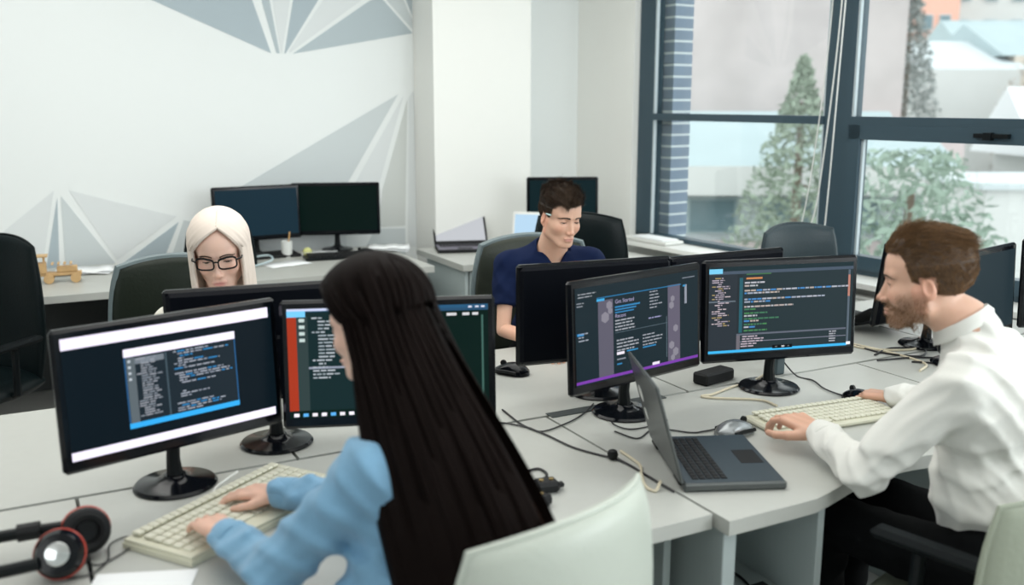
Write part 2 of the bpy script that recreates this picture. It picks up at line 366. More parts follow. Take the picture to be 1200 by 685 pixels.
tree('conifer_tree', 4.85, 16.3, 7.4, 2.5, (.26, .32, .25), 'grey-green conifer in front of the warehouse in the left pane', 5200)
tree('tall_conifer_tree', 13.3, 33.0, 11.2, 2.3, (.28, .31, .30), 'tall dark conifer at the left of the right pane', 5200)
tree('leafy_tree', 4.75, 11.4, 6.3, 1.25, (.26, .34, .28), 'leafy green tree behind the opening window sash', 3600, False)
tree('bare_tree', 21.5, 38, 9.0, 2.6, (.42, .38, .34), 'pale brown tree beside the beige house', 2600, False)
# ================================================================= DESKS
def desk(u0, u1, v0, v1, label, group=None, pedestal=None, notch=None, panels=(0, 1), edge=.037, modesty=True, name='desk', user=-1, mod_m=None):
    """bench desk; user=-1: the sitter is on the near (low v) side"""
    uc, vc = (u0+u1)/2, (v0+v1)/2; p = W(uc, vc, 0); r = empty(name, (p.x, p.y, 0), BA, label, 'desk', group)
    g_ = .0045; x0, x1, y0, y1 = u0-uc+g_, u1-uc-g_, v0-vc+g_, v1-vc-g_
    N = 24; poly = []
    for i in range(N+1):                                   # gently waved sitter edge
        t = i/N; x = x0+(x1-x0)*t; d = 0
        if notch: d = notch*math.sin(PI*min(1, max(0, (t-.2)/.6)))**1.3
        poly.append((x, (y0+d) if user < 0 else (y1-d)))
    poly += [(x1, y1), (x0, y1)] if user < 0 else [(x1, y0), (x0, y0)]
    if user > 0: poly = poly[::-1]
    MB().prism(poly, .74-edge, .74).build('worktop', M_desk, r, ang=30)
    fy = (y0+.05) if user < 0 else (y1-.05)
    for s in panels:
        x = (x0+.035) if s == 0 else (x1-.035)
        ya, yb = (y0+.12, y1-.03) if user < 0 else (y0+.03, y1-.12)
        box('side_panel', (x, (ya+yb)/2, (.74-edge)/2), (.022, yb-ya, .74-edge), M_panel, r, .002)
    if modesty:
        y = (y1-.05) if user < 0 else (y0+.05)
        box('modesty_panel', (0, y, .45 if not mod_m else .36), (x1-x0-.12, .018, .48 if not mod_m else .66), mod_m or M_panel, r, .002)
    if pedestal:
        a, b = pedestal[0]-uc, pedestal[1]-uc; ya = y0+.03; yb = ya+.45; hh = .74-edge
        box('pedestal_side', (a+.02, (ya+yb)/2, hh/2), (.04, yb-ya, hh), M_panel, r, .002)
        box('pedestal_side', (b-.011, (ya+yb)/2, hh/2), (.022, yb-ya, hh), M_panel, r, .002)
        box('pedestal_back', ((a+b)/2, yb-.008, hh/2), (b-a-.05, .014, hh), M_panel, r, .002)
        for z in (.08, .42): box('shelf', ((a+b)/2, (ya+yb)/2, z), (b-a-.05, yb-ya-.02, .02), M_panel, r, .002)
    return r
GD = 'grey laminate desks of the double bench'
d1 = desk(-1.32, 0, -.80, 0, 'front desk where the long-haired woman in denim sits', GD, notch=.05)
d2 = desk(0, 1.32, -.85, 0, 'front desk with open shelf pedestal where the bearded man sits', GD, pedestal=(.015, .34), notch=.085, panels=(1,))
desk(-2.64, -1.32, -.80, 0, 'front desk at the left edge of the photo, under the left monitor\'s corner', GD, notch=.05)
desk(1.32, 2.64, -.80, 0, 'front desk at the right edge behind the bearded man', GD, notch=.05)
desk(-2.09, -.77, .006, .80, 'far-side desk in front of the blonde woman', GD, user=1)
desk(-.77, .55, .006, .80, 'far-side desk in front of the young man in navy', GD, user=1)
desk(.55, 1.87, .006, .80, 'far-side desk below the chair at the window', GD, user=1)
desk(1.87, 2.5, .006, .80, 'far-side desk nearest the opening window sash', GD, user=1)
p = W(.225, -.0, .7405); t_ = box('cable_channel', (0, 0, .0015), (.43, .044, .003), mat('channel_grey', (.05, .06, .06), .5), None, .001); t_.location = p; t_.rotation_euler.z = BA
tag(t_, 'dark grey cable channel let into the seam beside the purple-barred monitor', 'cable channel')
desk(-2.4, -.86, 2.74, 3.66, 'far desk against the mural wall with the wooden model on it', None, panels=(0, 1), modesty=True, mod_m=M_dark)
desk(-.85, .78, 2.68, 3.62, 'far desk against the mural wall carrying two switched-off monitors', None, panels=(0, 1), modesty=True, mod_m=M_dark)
desk(.93, 1.86, 2.62, 3.36, 'pale desk in front of the white pillar carrying an open laptop', None, panels=(0, 1), modesty=True, user=1)
# big flat side of that desk
for (u, v0_, v1_) in ((-1.16, 2.84, 3.5),):
    pass

# ================================================================= MONITORS
def rectsobj(name, rects, w, h, zc, yf, parent):
    mb = MB()
    for k, (x0, y0, x1, y1, c, s) in enumerate(rects):
        if max(c) < .10: c = tuple(round(q_*.5, 4) for q_ in c)
        y = yf-.0004-.00005*min(k, 12) if s >= 0 else yf-.0004
        X0, X1 = (x0-.5)*w, (x1-.5)*w; Z0, Z1 = zc+(.5-y1)*h, zc+(.5-y0)*h
        mb.add([(X0, y, Z0), (X1, y, Z0), (X1, y, Z1), (X0, y, Z1)], [(0, 1, 2, 3)], emat(c, abs(s)))
    return mb.build(name, None, parent, smooth=False)
WHT = (.80, .76, .88)
def textlines(R, x0, y0, x1, dy, n, cols, ind=(0, .02, .04), lh=.5, rg=None, fill=(.2, .95), s=1):
    y = y0
    for i in range(n):
        x = x0+rg.choice(ind); e = x0+(x1-x0)*rg.uniform(*fill)
        while x < e:
            l = rg.uniform(.012, .05); R.append((x, y, min(x+l, e), y+dy*lh, rg.choice(cols), s)); x += l+.006
        y += dy
def scr_m1():
    rg = random.Random(1); R = [(0, 0, 1, 1, (.004, .014, .022), 1)]
    R += [(.0, .0, .985, .092, (.84, .78, .95), 1.1), (.0, .925, .99, .995, (.84, .78, .95), 1.1)]
    R += [(.262, .165, .80, .835, (.02, .10, .24), 1), (.268, .21, .794, .80, (.022, .04, .055), 1), (.262, .165, .80, .232, (.85, .80, .95), 1.1), (.262, .79, .80, .835, (.03, .35, .75), 1.1)]
    R += [(.27, .24, .31, .79, (.10, .125, .14), 1), (.31, .25, .445, .30, (.16, .19, .22), 1), (.45, .24, .458, .79, (.05, .08, .10), 1)]
    for k in range(4): R.append((.278, .26+.05*k, .29, .28+.05*k, (.5, .55, .6), 1))
    textlines(R, .315, .255, .44, .021, 24, [(.30, .32, .36), (.22, .25, .29)], ind=(0, .02, .02), rg=rg, fill=(.5, .95))
    for y, n in ((.25, 8), (.44, 5), (.60, 3), (.70, 4)): textlines(R, .49, y, .79, .021, n, [(.33, .36, .42), (.25, .28, .34), (.33, .36, .42), (.03, .22, .5)], ind=(0, .02, .03), rg=rg, fill=(.15, .98))
    return R
def scr_m2():
    rg = random.Random(2); R = [(0, 0, 1, 1, (.003, .022, .016), 1), (.0, .0, .34, .93, (.012, .042, .045), 1)]
    R += [(0, .0, 1, .03, (.02, .09, .18), 1), (.0, .0, .22, .022, (.55, .6, .8), 1), (0, .02, .09, .075, (.15, .5, .8), 1.1), (0, .075, .045, .93, (.35, .035, .012), 1), (.045, .075, .10, .93, (.055, .095, .095), 1)]
    for k in range(4): R.append((.058, .09+.06*k, .085, .12+.06*k, (.5, .6, .58), 1))
    textlines(R, .12, .08, .26, .032, 18, [(.42, .46, .5), (.30, .35, .38)], ind=(0, .03), rg=rg, lh=.42, fill=(.3, .95))
    R.append((.10, .53, .34, .55, (.25, .28, .35), 1))
    for k in range(11): R.append((.02+.045*k, .955, .045+.045*k, .985, [(.9, .85, .95), (.1, .4, .8), (.8, .75, .8)][k % 3], 1))
    R += [(.34, .03, 1, .055, (.02, .07, .14), 1), (.965, .1, .975, .93, (.05, .12, .10), 1)]
    for x, l in ((.72, .04), (.79, .05), (.87, .035), (.92, .03)): R.append((x, .075, x+l, .10, (.6, .6, .62), 1))
    for x in (.90, .935, .965): R.append((x, .015, x+.018, .03, (.7, .7, .8), 1))
    R += [(.935, .93, .985, .965, (.85, .8, .9), 1)]
    return R
def scr_m3():
    rg = random.Random(3); R = [(0, 0, 1, 1, (.018, .040, .052), 1), (.17, .16, .285, .955, (.10, .095, .13), 1), (.735, .12, .84, .955, (.11, .10, .14), 1)]
    R += [(0, .955, 1, .985, (.16, .04, .32), 1.1), (.16, .125, .85, .135, (.02, .16, .34), 1), (.16, .14, .22, .165, (.05, .35, .65), 1)]
    textlines(R, .02, .06, .23, .03, 2, [(.3, .32, .35)], ind=(0,), rg=rg, lh=.35); textlines(R, .01, .15, .08, .03, 2, [(.25, .27, .3)], ind=(0,), rg=rg, lh=.35)
    R += [(.01, .46, .06, .485, (.03, .25, .55), 1)]; textlines(R, .02, .46, .16, .035, 3, [(.28, .31, .36)], ind=(0,), rg=rg, lh=.4)
    R += [(.30, .245, .50, .262, (.03, .2, .42), 1), (.30, .275, .47, .29, (.03, .2, .42), 1), (.30, .305, .45, .318, (.03, .2, .42), 1)]
    textlines(R, .30, .39, .46, .033, 4, [(.36, .38, .42)], ind=(0,), rg=rg, lh=.4, fill=(.6, 1))
    textlines(R, .58, .15, .72, .034, 6, [(.3, .32, .36)], ind=(0,), rg=rg, lh=.35); textlines(R, .57, .43, .7, .034, 1, [(.3, .3, .5)], ind=(0,), rg=rg, lh=.35)
    R += [(.30, .52, .73, .525, (.10, .14, .17), 1), (.72, .45, .725, .9, (.10, .14, .17), 1)]
    textlines(R, .31, .60, .5, .035, 4, [(.34, .36, .4)], ind=(0,), rg=rg, lh=.4, fill=(.6, 1)); R += [(.31, .73, .37, .76, (.75, .7, .8), 1), (.39, .73, .48, .745, (.03, .22, .45), 1), (.31, .80, .38, .815, (.2, .22, .26), 1), (.31, .85, .35, .865, (.03, .2, .42), 1)]
    textlines(R, .52, .60, .71, .035, 4, [(.32, .34, .38)], ind=(0,), rg=rg, lh=.35, fill=(.5, 1)); R += [(.52, .73, .63, .745, (.03, .2, .42), 1), (.60, .955, .66, .925, (.75, .7, .8), 1)]
    R += [(.86, .06, .97, .07, (.2, .22, .26), 1), (.88, .14, .9, .35, (.25, .27, .32), 1), (.865, .14, .89, .16, (.03, .25, .5), 1)]
    return R
def scr_m4():
    rg = random.Random(4); R = [(0, 0, 1, 1, (.034, .062, .072), 1), (0, 0, 1, .05, (.02, .05, .06), 1), (0, .05, .19, .95, (.045, .062, .078), 1), (0, .05, 1, .085, (.06, .085, .12), 1)]
    R += [(0, .02, .09, .075, (.16, .50, .72), 1.1), (.19, .09, .225, .78, (.035, .05, .06), 1), (.205, .13, .228, .76, (.02, .10, .13), 1), (0, .955, .97, .985, (.04, .38, .70), 1.1)]
    R += [(.19, .77, .96, .79, (.11, .125, .16), 1), (.19, .86, .96, .87, (.16, .17, .22), 1), (.19, .79, .215, .955, (.14, .13, .15), 1), (.965, .09, .98, .95, (.09, .12, .15), 1), (.965, .15, .98, .4, (.45, .20, .15), 1)]
    R += [(.0, .385, .18, .40, (.12, .15, .18), 1)]
    textlines(R, .01, .12, .16, .0235, 24, [(.42, .36, .42), (.5, .42, .45), (.35, .3, .36), (.35, .27, .12)], ind=(.01, .03, .05, .05), rg=rg, lh=.5, fill=(.4, .95))
    R.append((.25, .13, .36, .15, (.55, .22, .08), 1)); R.append((.25, .085, .42, .10, (.05, .14, .06), 1))
    for y, e, c in ((.18, .38, 0), (.215, .33, 1), (.27, .97, 2), (.30, .48, 2), (.37, .80, 2), (.40, .42, 2), (.455, .58, 1), (.485, .32, 3), (.53, .40, 3), (.56, .33, 1), (.595, .48, 3), (.62, .34, 2), (.66, .40, 3), (.69, .32, 2), (.73, .4, 3)):
        cols = [[(.45, .45, .5)], [(.42, .36, .34), (.4, .42, .45)], [(.06, .22, .50), (.42, .36, .32), (.3, .34, .42), (.4, .42, .48)], [(.06, .20, .08), (.05, .16, .09)]][c]
        x = .24
        while x < e:
            l = rg.uniform(.012, .04); R.append((x, y, min(e, x+l), y+.018, rg.choice(cols), 1)); x += l+.005
    textlines(R, .22, .80, .38, .028, 5, [(.45, .38, .44)], ind=(0, .01), rg=rg, lh=.5, fill=(.4, 1)); textlines(R, .84, .80, .95, .028, 5, [(.35, .36, .4)], ind=(0,), rg=rg, lh=.5, fill=(.3, .5))
    R += [(.44, .925, .58, .965, (.005, .008, .01), 1), (.505, .935, .525, .955, (.9, .9, .9), 1), (.46, .94, .475, .95, (.3, .3, .3), 1), (.545, .94, .56, .95, (.3, .3, .3), 1)]
    R += [(.965, .94, .995, .975, (.8, .8, .85), 1)]
    return R
def flat(c, extra=()): return [(0, 0, 1, 1, c, 1)]+list(extra)
def text(s, x, y, size, col, w, h, zc, yf, parent):
    cu = bpy.data.curves.new('screen_text', 'FONT'); cu.body = s; cu.size = size; tmp = bpy.data.objects.new('tmp', cu); COL.objects.link(tmp)
    bpy.context.view_layer.update(); me = bpy.data.meshes.new_from_object(tmp.evaluated_get(bpy.context.evaluated_depsgraph_get())); bpy.data.objects.remove(tmp)
    me.materials.clear(); me.materials.append(emat(col, 1)); me.name = 'screen_text'; o = link(bpy.data.objects.new('screen_text', me), parent)
    o.matrix_local = TR((x-.5)*w, yf, zc+(.5-y)*h) @ RX(PI/2); return o
MONG = None
def monitor(pos, yaw, label, rects=None, tilt=3, w=.555, h=.335, zc=.283, base='disc', facing=1, texts=(), group=None, small=False, screenmat=None):
    """root on the desk below the panel; facing -1 turns the screen away; yaw = direction of the panel's right edge"""
    a = math.radians(yaw if facing > 0 else yaw+180)
    r = empty('monitor', tuple(pos), a, label, 'monitor', group)
    T = TR(0, 0, zc) @ RX(-math.radians(tilt if facing > 0 else tilt)) @ TR(0, 0, -zc)
    mb = MB(); mb.T = T
    mb.box((0, .012, zc), (w, .024, h), M_gloss, None, .008)
    hs = mb.build('housing', None, r)
    mb = MB(); mb.T = T; mb.box((0, .024, zc), (w*.97, .022, h*.95), M_back, None, .010); mb.box((0, .045, zc-.02), (.09, .03, .09), M_back, None, .006); mb.build('back_cover', None, r)
    bz = .017
    mb = MB(); mb.T = T; mb.box((0, -.0005, zc+.004), (w-2*bz, .002, h-2*bz-.012), screenmat or M_gloss, None, 0); sc = mb.build('screen', None, r, smooth=False)
    sw, sh, szc = w-2*bz-.004, h-2*bz-.016, zc+.004
    if rects:
        im = rectsobj('screen_image', rects, sw, sh, szc, -.0016, sc); im.data.transform(T)
    if texts:                                                    # pale hexagons on the two grey columns
        hx = MB(); hx.T = T
        for cx, cy, rr in ((.255, .22, .013), (.222, .34, .017), (.262, .28, .010), (.765, .34, .012), (.775, .27, .010), (.80, .60, .012), (.765, .78, .013), (.80, .86, .014), (.775, .92, .010)):
            hx.add([((cx-.5)*sw+math.cos(PI/3*i+.5)*rr, -.0029, szc+(.5-cy)*sh+math.sin(PI/3*i+.5)*rr) for i in range(6)], [tuple(range(6))])
        hx.build('screen_hexagons', emat((.22, .21, .25), 1), sc, smooth=False)['kind'] = 'stuff'
    for (s, x, y, size, col) in texts:
        o = text(s, x, y, size, col, sw, sh, szc, -.0030, sc); o.matrix_local = T @ TR((x-.5)*sw, -.0030, szc+(.5-y)*sh) @ RX(PI/2)
    q = MB(); q.tube([(0, .055, .012), (0, .06, .07), (0, .05, .14), (0, .045, zc-.05)], [.022, .017, .016, .02], n=10); q.build('stand_neck', M_blk, r)
    q = MB(); q.lathe([(.100, .0), (.102, .004), (.096, .010), (.05, .016), (.03, .024), (.026, .03)], None, TR(0, .055, 0), n=40); q.build('stand_base', M_gloss, r)
    return r
def P3(x, y, z=.741): return (x, y, z)
VS = (.13, .05, .36)
monitor(P3(-.812, 2.232), 42.5, 'large left-hand monitor showing a code window between two white bars', scr_m1(), 3)
monitor(P3(-.318, 2.405), 8, 'monitor behind the long-haired woman with a red bar down its left side', scr_m2(), 5)
monitor(P3(.384, 2.80), 38, 'monitor with a purple bar and grey honeycomb columns on its screen', scr_m3(), 3, texts=[('Get Started', .30, .215, .0165, (.36, .33, .5)), ('Recent', .30, .365, .0155, (.36, .33, .5))])
monitor(P3(.881, 3.054), 13.7, 'monitor full of coloured code lines with a blue bar along the bottom', scr_m4(), 3)
p = W(-.80, .22); monitor(P3(p.x+.02, p.y-.0), 20, 'black back of the blonde woman\'s monitor behind the large left monitor', None, 0, facing=-1)
monitor(P3(.270, 3.11), 20, 'black back of the monitor in front of the young man in navy', None, 0, facing=-1, zc=.270)
monitor(P3(.83, 3.65), 27, 'black monitor back between the code monitor and the window chair', None, -3, facing=-1, zc=.212)
monitor(P3(1.61, 3.73), 35, 'leaning black monitor back in front of the bearded man\'s face', None, 7, facing=-1, zc=.265)
M_sg = mat('grey_screen', (.05, .085, .10), .25)
monitor(P3(1.685, 3.36), 40, 'switched-off grey-screened monitor behind the bearded man\'s neck', flat((.028, .055, .068)), 3, zc=.265)
monitor(P3(2.17, 3.55), 12, 'black monitor cut by the right edge of the photo', flat((.004, .02, .02), [(.0, .90, .03, .97, (.1, .5, .6), 1)]), 3)
GF = None
monitor(P3(-1.57, 5.88), 31, 'far left of two monitors by the mural, blue-grey screen', flat((.012, .045, .07)), 3, zc=.272, w=.545)
monitor(P3(-1.13, 6.12), 8, 'far right of two monitors by the mural, greenish black screen', flat((.0, .012, .008)), 3, zc=.272, w=.56)
monitor(P3(.33, 6.22), 5, 'far monitor behind the young man\'s head', flat((.004, .025, .03)), 3, zc=.30, w=.47)

# ================================================================= LAPTOPS
def laptop(pos, rz, label, w=.35, d=.245, open_=108, body=M_blk, deck=None, scr=None, lidm=None, screen_m=None, stickers=False, dz=.022):
    """local: hinge along y=0 (back), front at -y"""
    r = empty('laptop', pos, rz, label, 'laptop'); deck = deck or body
    box('base', (0, -d/2, dz/2), (w, d, dz), body, r, .005)
    box('deck', (0, -d/2, dz+.0005), (w-.012, d-.012, .0012), deck, r, .0004)
    kb = MB(); kw = (w-.05)/15
    for j in range(5):
        for i in range(15): kb.box((-(w-.05)/2+kw*(i+.5), -.035-j*.0185, dz+.0022), (kw*.84, .0155, .003), None, None, .0012)
    k = kb.build('keys', M_rub, r); k['kind'] = 'stuff'
    box('touchpad', (0, -d+.048, dz+.0014), (.095, .06, .001), M_rub if deck is not M_white else M_white, r, .0004)
    T = TR(0, .0, dz) @ RX(math.radians(90-open_)*1)
    T = TR(0, .0, dz) @ RX(-math.radians(open_-90))
    mb = MB(); mb.T = T; mb.box((0, .004, d/2), (w, .009, d), lidm or body, None, .004); lid = mb.build('lid', None, r)
    mb = MB(); mb.T = T; mb.box((0, -.0010, d/2+.004), (w-.03, .001, d-.045), screen_m or M_gloss); mb.build('screen', None, lid, smooth=False)
    mb = MB(); 
    for s in (-1, 1): mb.tube([(s*w*.36-.025, .002, dz*.8), (s*w*.36+.025, .002, dz*.8)], .008, n=10)
    mb.build('hinge', M_blk, r)
    if stickers:
        mb = MB(); mb.T = T
        for cx, cz, rr in ((.115, .155, .024), (.115, .095, .018)): mb.lathe([(rr, 0), (rr, .0006)], None, TR(cx, .0088, cz) @ RX(-PI/2), n=16)
        mb.build('sticker', M_white, lid)
    return r
M_lap = mat('laptop_graphite', (.10, .11, .11), .35, metal=.4); M_lapd = mat('laptop_deck', (.045, .065, .08), .38, metal=.3)
a_ = math.atan2(2.59-2.245, .372-.398)     # hinge direction
laptop((.412, 2.392, .741), math.radians(94.5), 'open graphite laptop on the desk corner in front of the purple-barred monitor', w=.345, d=.262, open_=106, body=M_lap, deck=M_lapd, stickers=True)
laptop((-.335, 6.28, .741), math.radians(10), 'open black laptop with a pale screen on the desk before the white pillar', w=.36, d=.25, open_=135, body=M_rub, deck=mat('purple_deck', (.10, .09, .13), .4), screen_m=emat((.50, .52, .55), .95))
laptop((.16, 6.10, .741), math.radians(-12), 'white laptop with a light blue screen beside the young man\'s ear', w=.34, d=.235, open_=108, body=M_white, deck=M_white, screen_m=emat((.42, .60, .76), 1.0))
laptop(tuple(W(-.17, .47)), math.radians(27.7+180+40), 'dark laptop half hidden behind the right end of the red-barred monitor', w=.33, d=.23, open_=100, body=M_rub)
laptop((1.50, 4.02, .741), math.radians(27.7+180), 'low black laptop in front of the radiator', w=.30, d=.21, open_=150, body=M_rub)

# ================================================================= KEYBOARDS, MICE
def keyboard(pos, rz, label, w=.45, d=.165, body=M_ivory, key=M_key, natural=False, group=None):
    r = empty('keyboard', pos, rz, label, 'keyboard')
    if natural:
        pl_ = []; n = 20
        for i in range(n+1): t = i/n; pl_.append((-w/2+w*t, -d/2-.025*math.sin(PI*t)**2-.012))
        for i in range(n+1): t = i/n; pl_.append((w/2-w*t, d/2+.012*math.sin(PI*t)))
        mb = MB(); mb.prism(pl_, 0, .012); mb.prism([(x*.985, y*.97) for x, y in pl_], .012, .02); mb.build('case', body, r, ang=50)
    else: box('case', (0, 0, .009), (w, d, .018), body, r, .006)
    kb = MB(); xw = (w-.04)/22
    for j in range(6):
        z = .0215+.0012*j; y = -d/2+.024+j*(d-.045)/5.2+(.008 if j == 5 else 0)
        i = 0
        while i < 22:
            l = 1
            if j == 0 and i == 4: l = 6
            if i in (15, 18) : i += 0
            kb.box((-w/2+.02+xw*(i+l/2), y, z), (xw*l*.88, (d-.045)/5.2*.86, .007), None, None, .002); i += l
    k = kb.build('keys', key, r); k['kind'] = 'stuff'
    return r
kp = ((-.76-.56)/2-.0, (1.93+2.33)/2)
keyboard((-.648, 2.105, .741), math.atan2(.43, .215), 'ivory curved keyboard under the hands of the long-haired woman', w=.50, d=.19, natural=True)
keyboard((.95, 2.775, .741), math.radians(22), 'ivory keyboard in front of the bearded man', w=.47, d=.165)
keyboard((-1.08, 5.83, .741), math.radians(20), 'black keyboard below the far pair of monitors', w=.40, d=.15, body=M_blk, key=M_rub)
keyboard((-1.50, 5.86, .741), math.radians(30), 'dark keyboard half hidden behind the blonde woman\'s hair', w=.36, d=.13, body=M_rub, key=M_rub)
def mouse(pos, rz, label, body=M_gloss, side=None):
    r = empty('computer_mouse', pos, rz, label, 'mouse'); r.scale = (1.25,)*3; mb = MB(); n = 14; vs = []; F = []
    prof = []
    for i in range(n+1):
        t = i/n; y = -.055+.11*t; wd = .031*math.sqrt(max(0, 1-(2*t-1)**4))*(1-.12*t); hz = .038*(math.sin(PI*min(1, max(0, .08+.84*t)))**.75)*(1-.25*t)
        for j in range(11):
            a = PI*j/10; vs.append((math.cos(a)*wd, y, max(0, math.sin(a))**.8*hz))
    for i in range(n):
        for j in range(10): F.append((i*11+j, i*11+j+1, (i+1)*11+j+1, (i+1)*11+j))
        F.append((i*11+10, i*11, (i+1)*11, (i+1)*11+10))
    mb.add(vs, F); mb.build('shell', body, r, ang=80)
    mb = MB(); mb.lathe([(.004, -.003), (.009, -.003), (.009, .003), (.004, .003)], None, TR(0, .028, .027) @ RY(PI/2), n=14); mb.build('scroll_wheel', side or M_rub, r)
    if side:
        mb = MB(); mb.tube([(-.030, -.03, .010), (-.0315, 0, .012), (-.029, .035, .010)], .005); mb.tube([(.030, -.03, .010), (.0315, 0, .012), (.029, .035, .010)], .005); mb.build('side_strip', side, r)
    return r
mouse((.650, 2.655, .741), math.radians(-55), 'silver and black mouse between laptop and ivory keyboard', mat('mouse_silver', (.30, .32, .33), .25, metal=.6), M_blk)
mouse((.0, 3.28, .741), math.radians(60), 'black mouse on the desk left of the young man\'s monitor', M_gloss, M_rub)
mouse((1.12, 2.955, .741), math.radians(20), 'small black mouse under the bearded man\'s right hand', M_gloss)
mouse((-.93, 5.97, .741), math.radians(80), 'black mouse beside the far black keyboard', M_rub)

# ================================================================= CABLES & SMALL THINGS
def cable(pts, r, m, label, name='cable', n=8, group=None):
    P = spline(pts, n); L = P[0]; mb = MB(); mb.tube([p-L for p in P], r, n=6); o = mb.build(name, m, None); o.location = L
    return tag(o, label, 'cable', group)
z = .7445
def D(pts, zz=z): return [(x, y, zz) if len(q) == 0 else (x, y, q[0]) for (x, y, *q) in pts]
cable(D([(-.03, 2.86), (.03, 2.72), (.10, 2.63), (.17, 2.53), (.24, 2.47), (.27, 2.45), (.31, 2.40), (.36, 2.30), (.40, 2.22)]), .003, M_cable, 'black power cable running across the front desk to the laptop')
cable(D([(-.14, 2.66), (-.06, 2.74), (.04, 2.70), (.09, 2.66), (.17, 2.74), (.22, 2.82), (.26, 2.92)]), .0026, M_cable, 'thin black cable curving over the seam left of the purple-barred monitor')
ad = empty('cable_adapter', (.272, 2.447, .741), .6, 'round black adapter in the middle of the power cable', 'adapter'); MB().lathe([(.008, 0), (.013, .006), (.015, .014), (.012, .024), (.004, .028)], n=16).build('body', M_rub, ad)
cable(D([(.372, 2.255, .757), (.355, 2.225), (.335, 2.255), (.335, 2.33), (.34, 2.39), (.325, 2.44), (.30, 2.50)]), .0042, M_cableb, 'beige cable plugged into the back of the laptop')
cable(D([(.30, 2.66), (.36, 2.60), (.42, 2.68), (.52, 2.65), (.56, 2.66), (.60, 2.68)]), .0026, M_cable, 'thin black mouse cable passing behind the laptop')
cable(D([(.33, 2.82), (.30, 2.74), (.34, 2.68), (.40, 2.70), (.47, 2.76)]), .0024, M_cable, 'short black cable looping at the foot of the purple-barred monitor')
cable(D([(.88, 3.16, .78), (.82, 3.16), (.74, 3.10), (.66, 3.02), (.62, 3.0), (.66, 2.98), (.80, 2.96), (.84, 2.90)]), .0042, M_cableb, 'beige cable curling left of the code monitor\'s foot')
cable(D([(.96, 3.30, .79), (1.0, 3.24), (1.04, 3.18), (1.05, 3.08), (1.09, 3.0), (1.13, 2.97)]), .0028, M_cable, 'black cable from the code monitor to the bearded man\'s right hand')
for i, (pts, m, lb) in enumerate([
 ([(1.38, 3.52), (1.48, 3.62), (1.60, 3.60), (1.54, 3.50), (1.42, 3.55), (1.36, 3.66)], M_cable, 'black cable coil beside the base of the leaning monitor'),
 ([(1.33, 3.72), (1.45, 3.56), (1.52, 3.40), (1.46, 3.30)], M_cableb, 'beige cable falling across the desk left of the bearded man\'s chin'),
 ([(1.70, 3.74), (1.55, 3.60), (1.38, 3.62), (1.28, 3.78)], M_cableb, 'beige cable under the leaning monitor'),
 ([(1.22, 3.62), (1.31, 3.58), (1.33, 3.70), (1.26, 3.80)], M_cable, 'thin black cable loop right of the code monitor'),
 ([(1.36, 3.44), (1.52, 3.48), (1.66, 3.46), (1.62, 3.40), (1.48, 3.42)], M_cable, 'lower black cable coil in front of the leaning monitor')]):
    cable(D(pts), .0035 if m is M_cable else .0045, m, lb)
cable(D([(-.70, 2.30, .765), (-.715, 2.255, .762), (-.735, 2.225, .75), (-.728, 2.20)]), .0035, M_white, 'short white cable over the round base of the large left monitor')
ps = empty('power_adapter', tuple(W(.70, .06, .741)), BA+.2, 'black power adapter block behind the foot of the code monitor', 'adapter'); box('body', (0, 0, .02), (.15, .065, .04), M_rub, ps, .006); box('socket', (.082, 0, .02), (.02, .03, .02), M_blk, ps, .003)
box_ = empty('junction_box', tuple(W(.96, .03, .741)), BA, 'small dark box standing behind the right of the code monitor', 'box'); box('body', (0, 0, .03), (.04, .04, .06), mat('slate', (.06, .09, .10), .5), box_, .004); box('lid', (0, 0, .062), (.044, .044, .005), M_blk, box_, .001)
# hard drive and coiled cables beside the woman
hd = empty('external_drive', (-.02, 2.27, .741), math.radians(4), 'grey external drive on the desk beside the long dark hair', 'drive')
box('case', (0, 0, .015), (.10, .19, .03), mat('drive_grey', (.17, .18, .16), .35), hd, .006); box('top_plate', (-.012, 0, .0305), (.066, .165, .002), mat('drive_top', (.25, .25, .21), .4), hd, .0008)
for k, (x, y, rz, lb) in enumerate([(.062, 2.14, .9, 'front one of two black plug adapters next to the external drive'), (.085, 2.235, .3, 'rear one of two black plug adapters next to the external drive')]):
    r = empty('plug_adapter', (x, y, .741), rz, lb, 'adapter'); box('body', (0, 0, .014), (.062, .05, .028), M_rub, r, .008)
    for s in (-1, 1):
        MB().lathe([(.006, 0), (.006, .003), (.0035, .003)], None, TR(s*.013, 0, .0275), n=12).build('screw', mat('brass', (.6, .45, .2), .3, metal=1), r)
    box('strain_relief', (.036, 0, .012), (.02, .018, .012), M_rub, r, .003)
for k, (pts, lb) in enumerate([([(.02, 2.34), (.07, 2.37), (.09, 2.32), (.05, 2.27), (.06, 2.245)], 'black cord looping behind the rear plug adapter'), ([(.03, 2.30), (.06, 2.27), (.045, 2.21), (.05, 2.16)], 'black cord between the two plug adapters')]):
    cable(D(pts), .0035, M_cable, lb)
# paper front left
pp = box('paper_sheet', (0, 0, .0008), (.20, .14, .0016), M_paper, None, 0); pp.location = (-.74, 1.745, .741); pp.rotation_euler.z = .12; tag(pp, 'white paper at the bottom left under the woman\'s sleeve', 'paper')
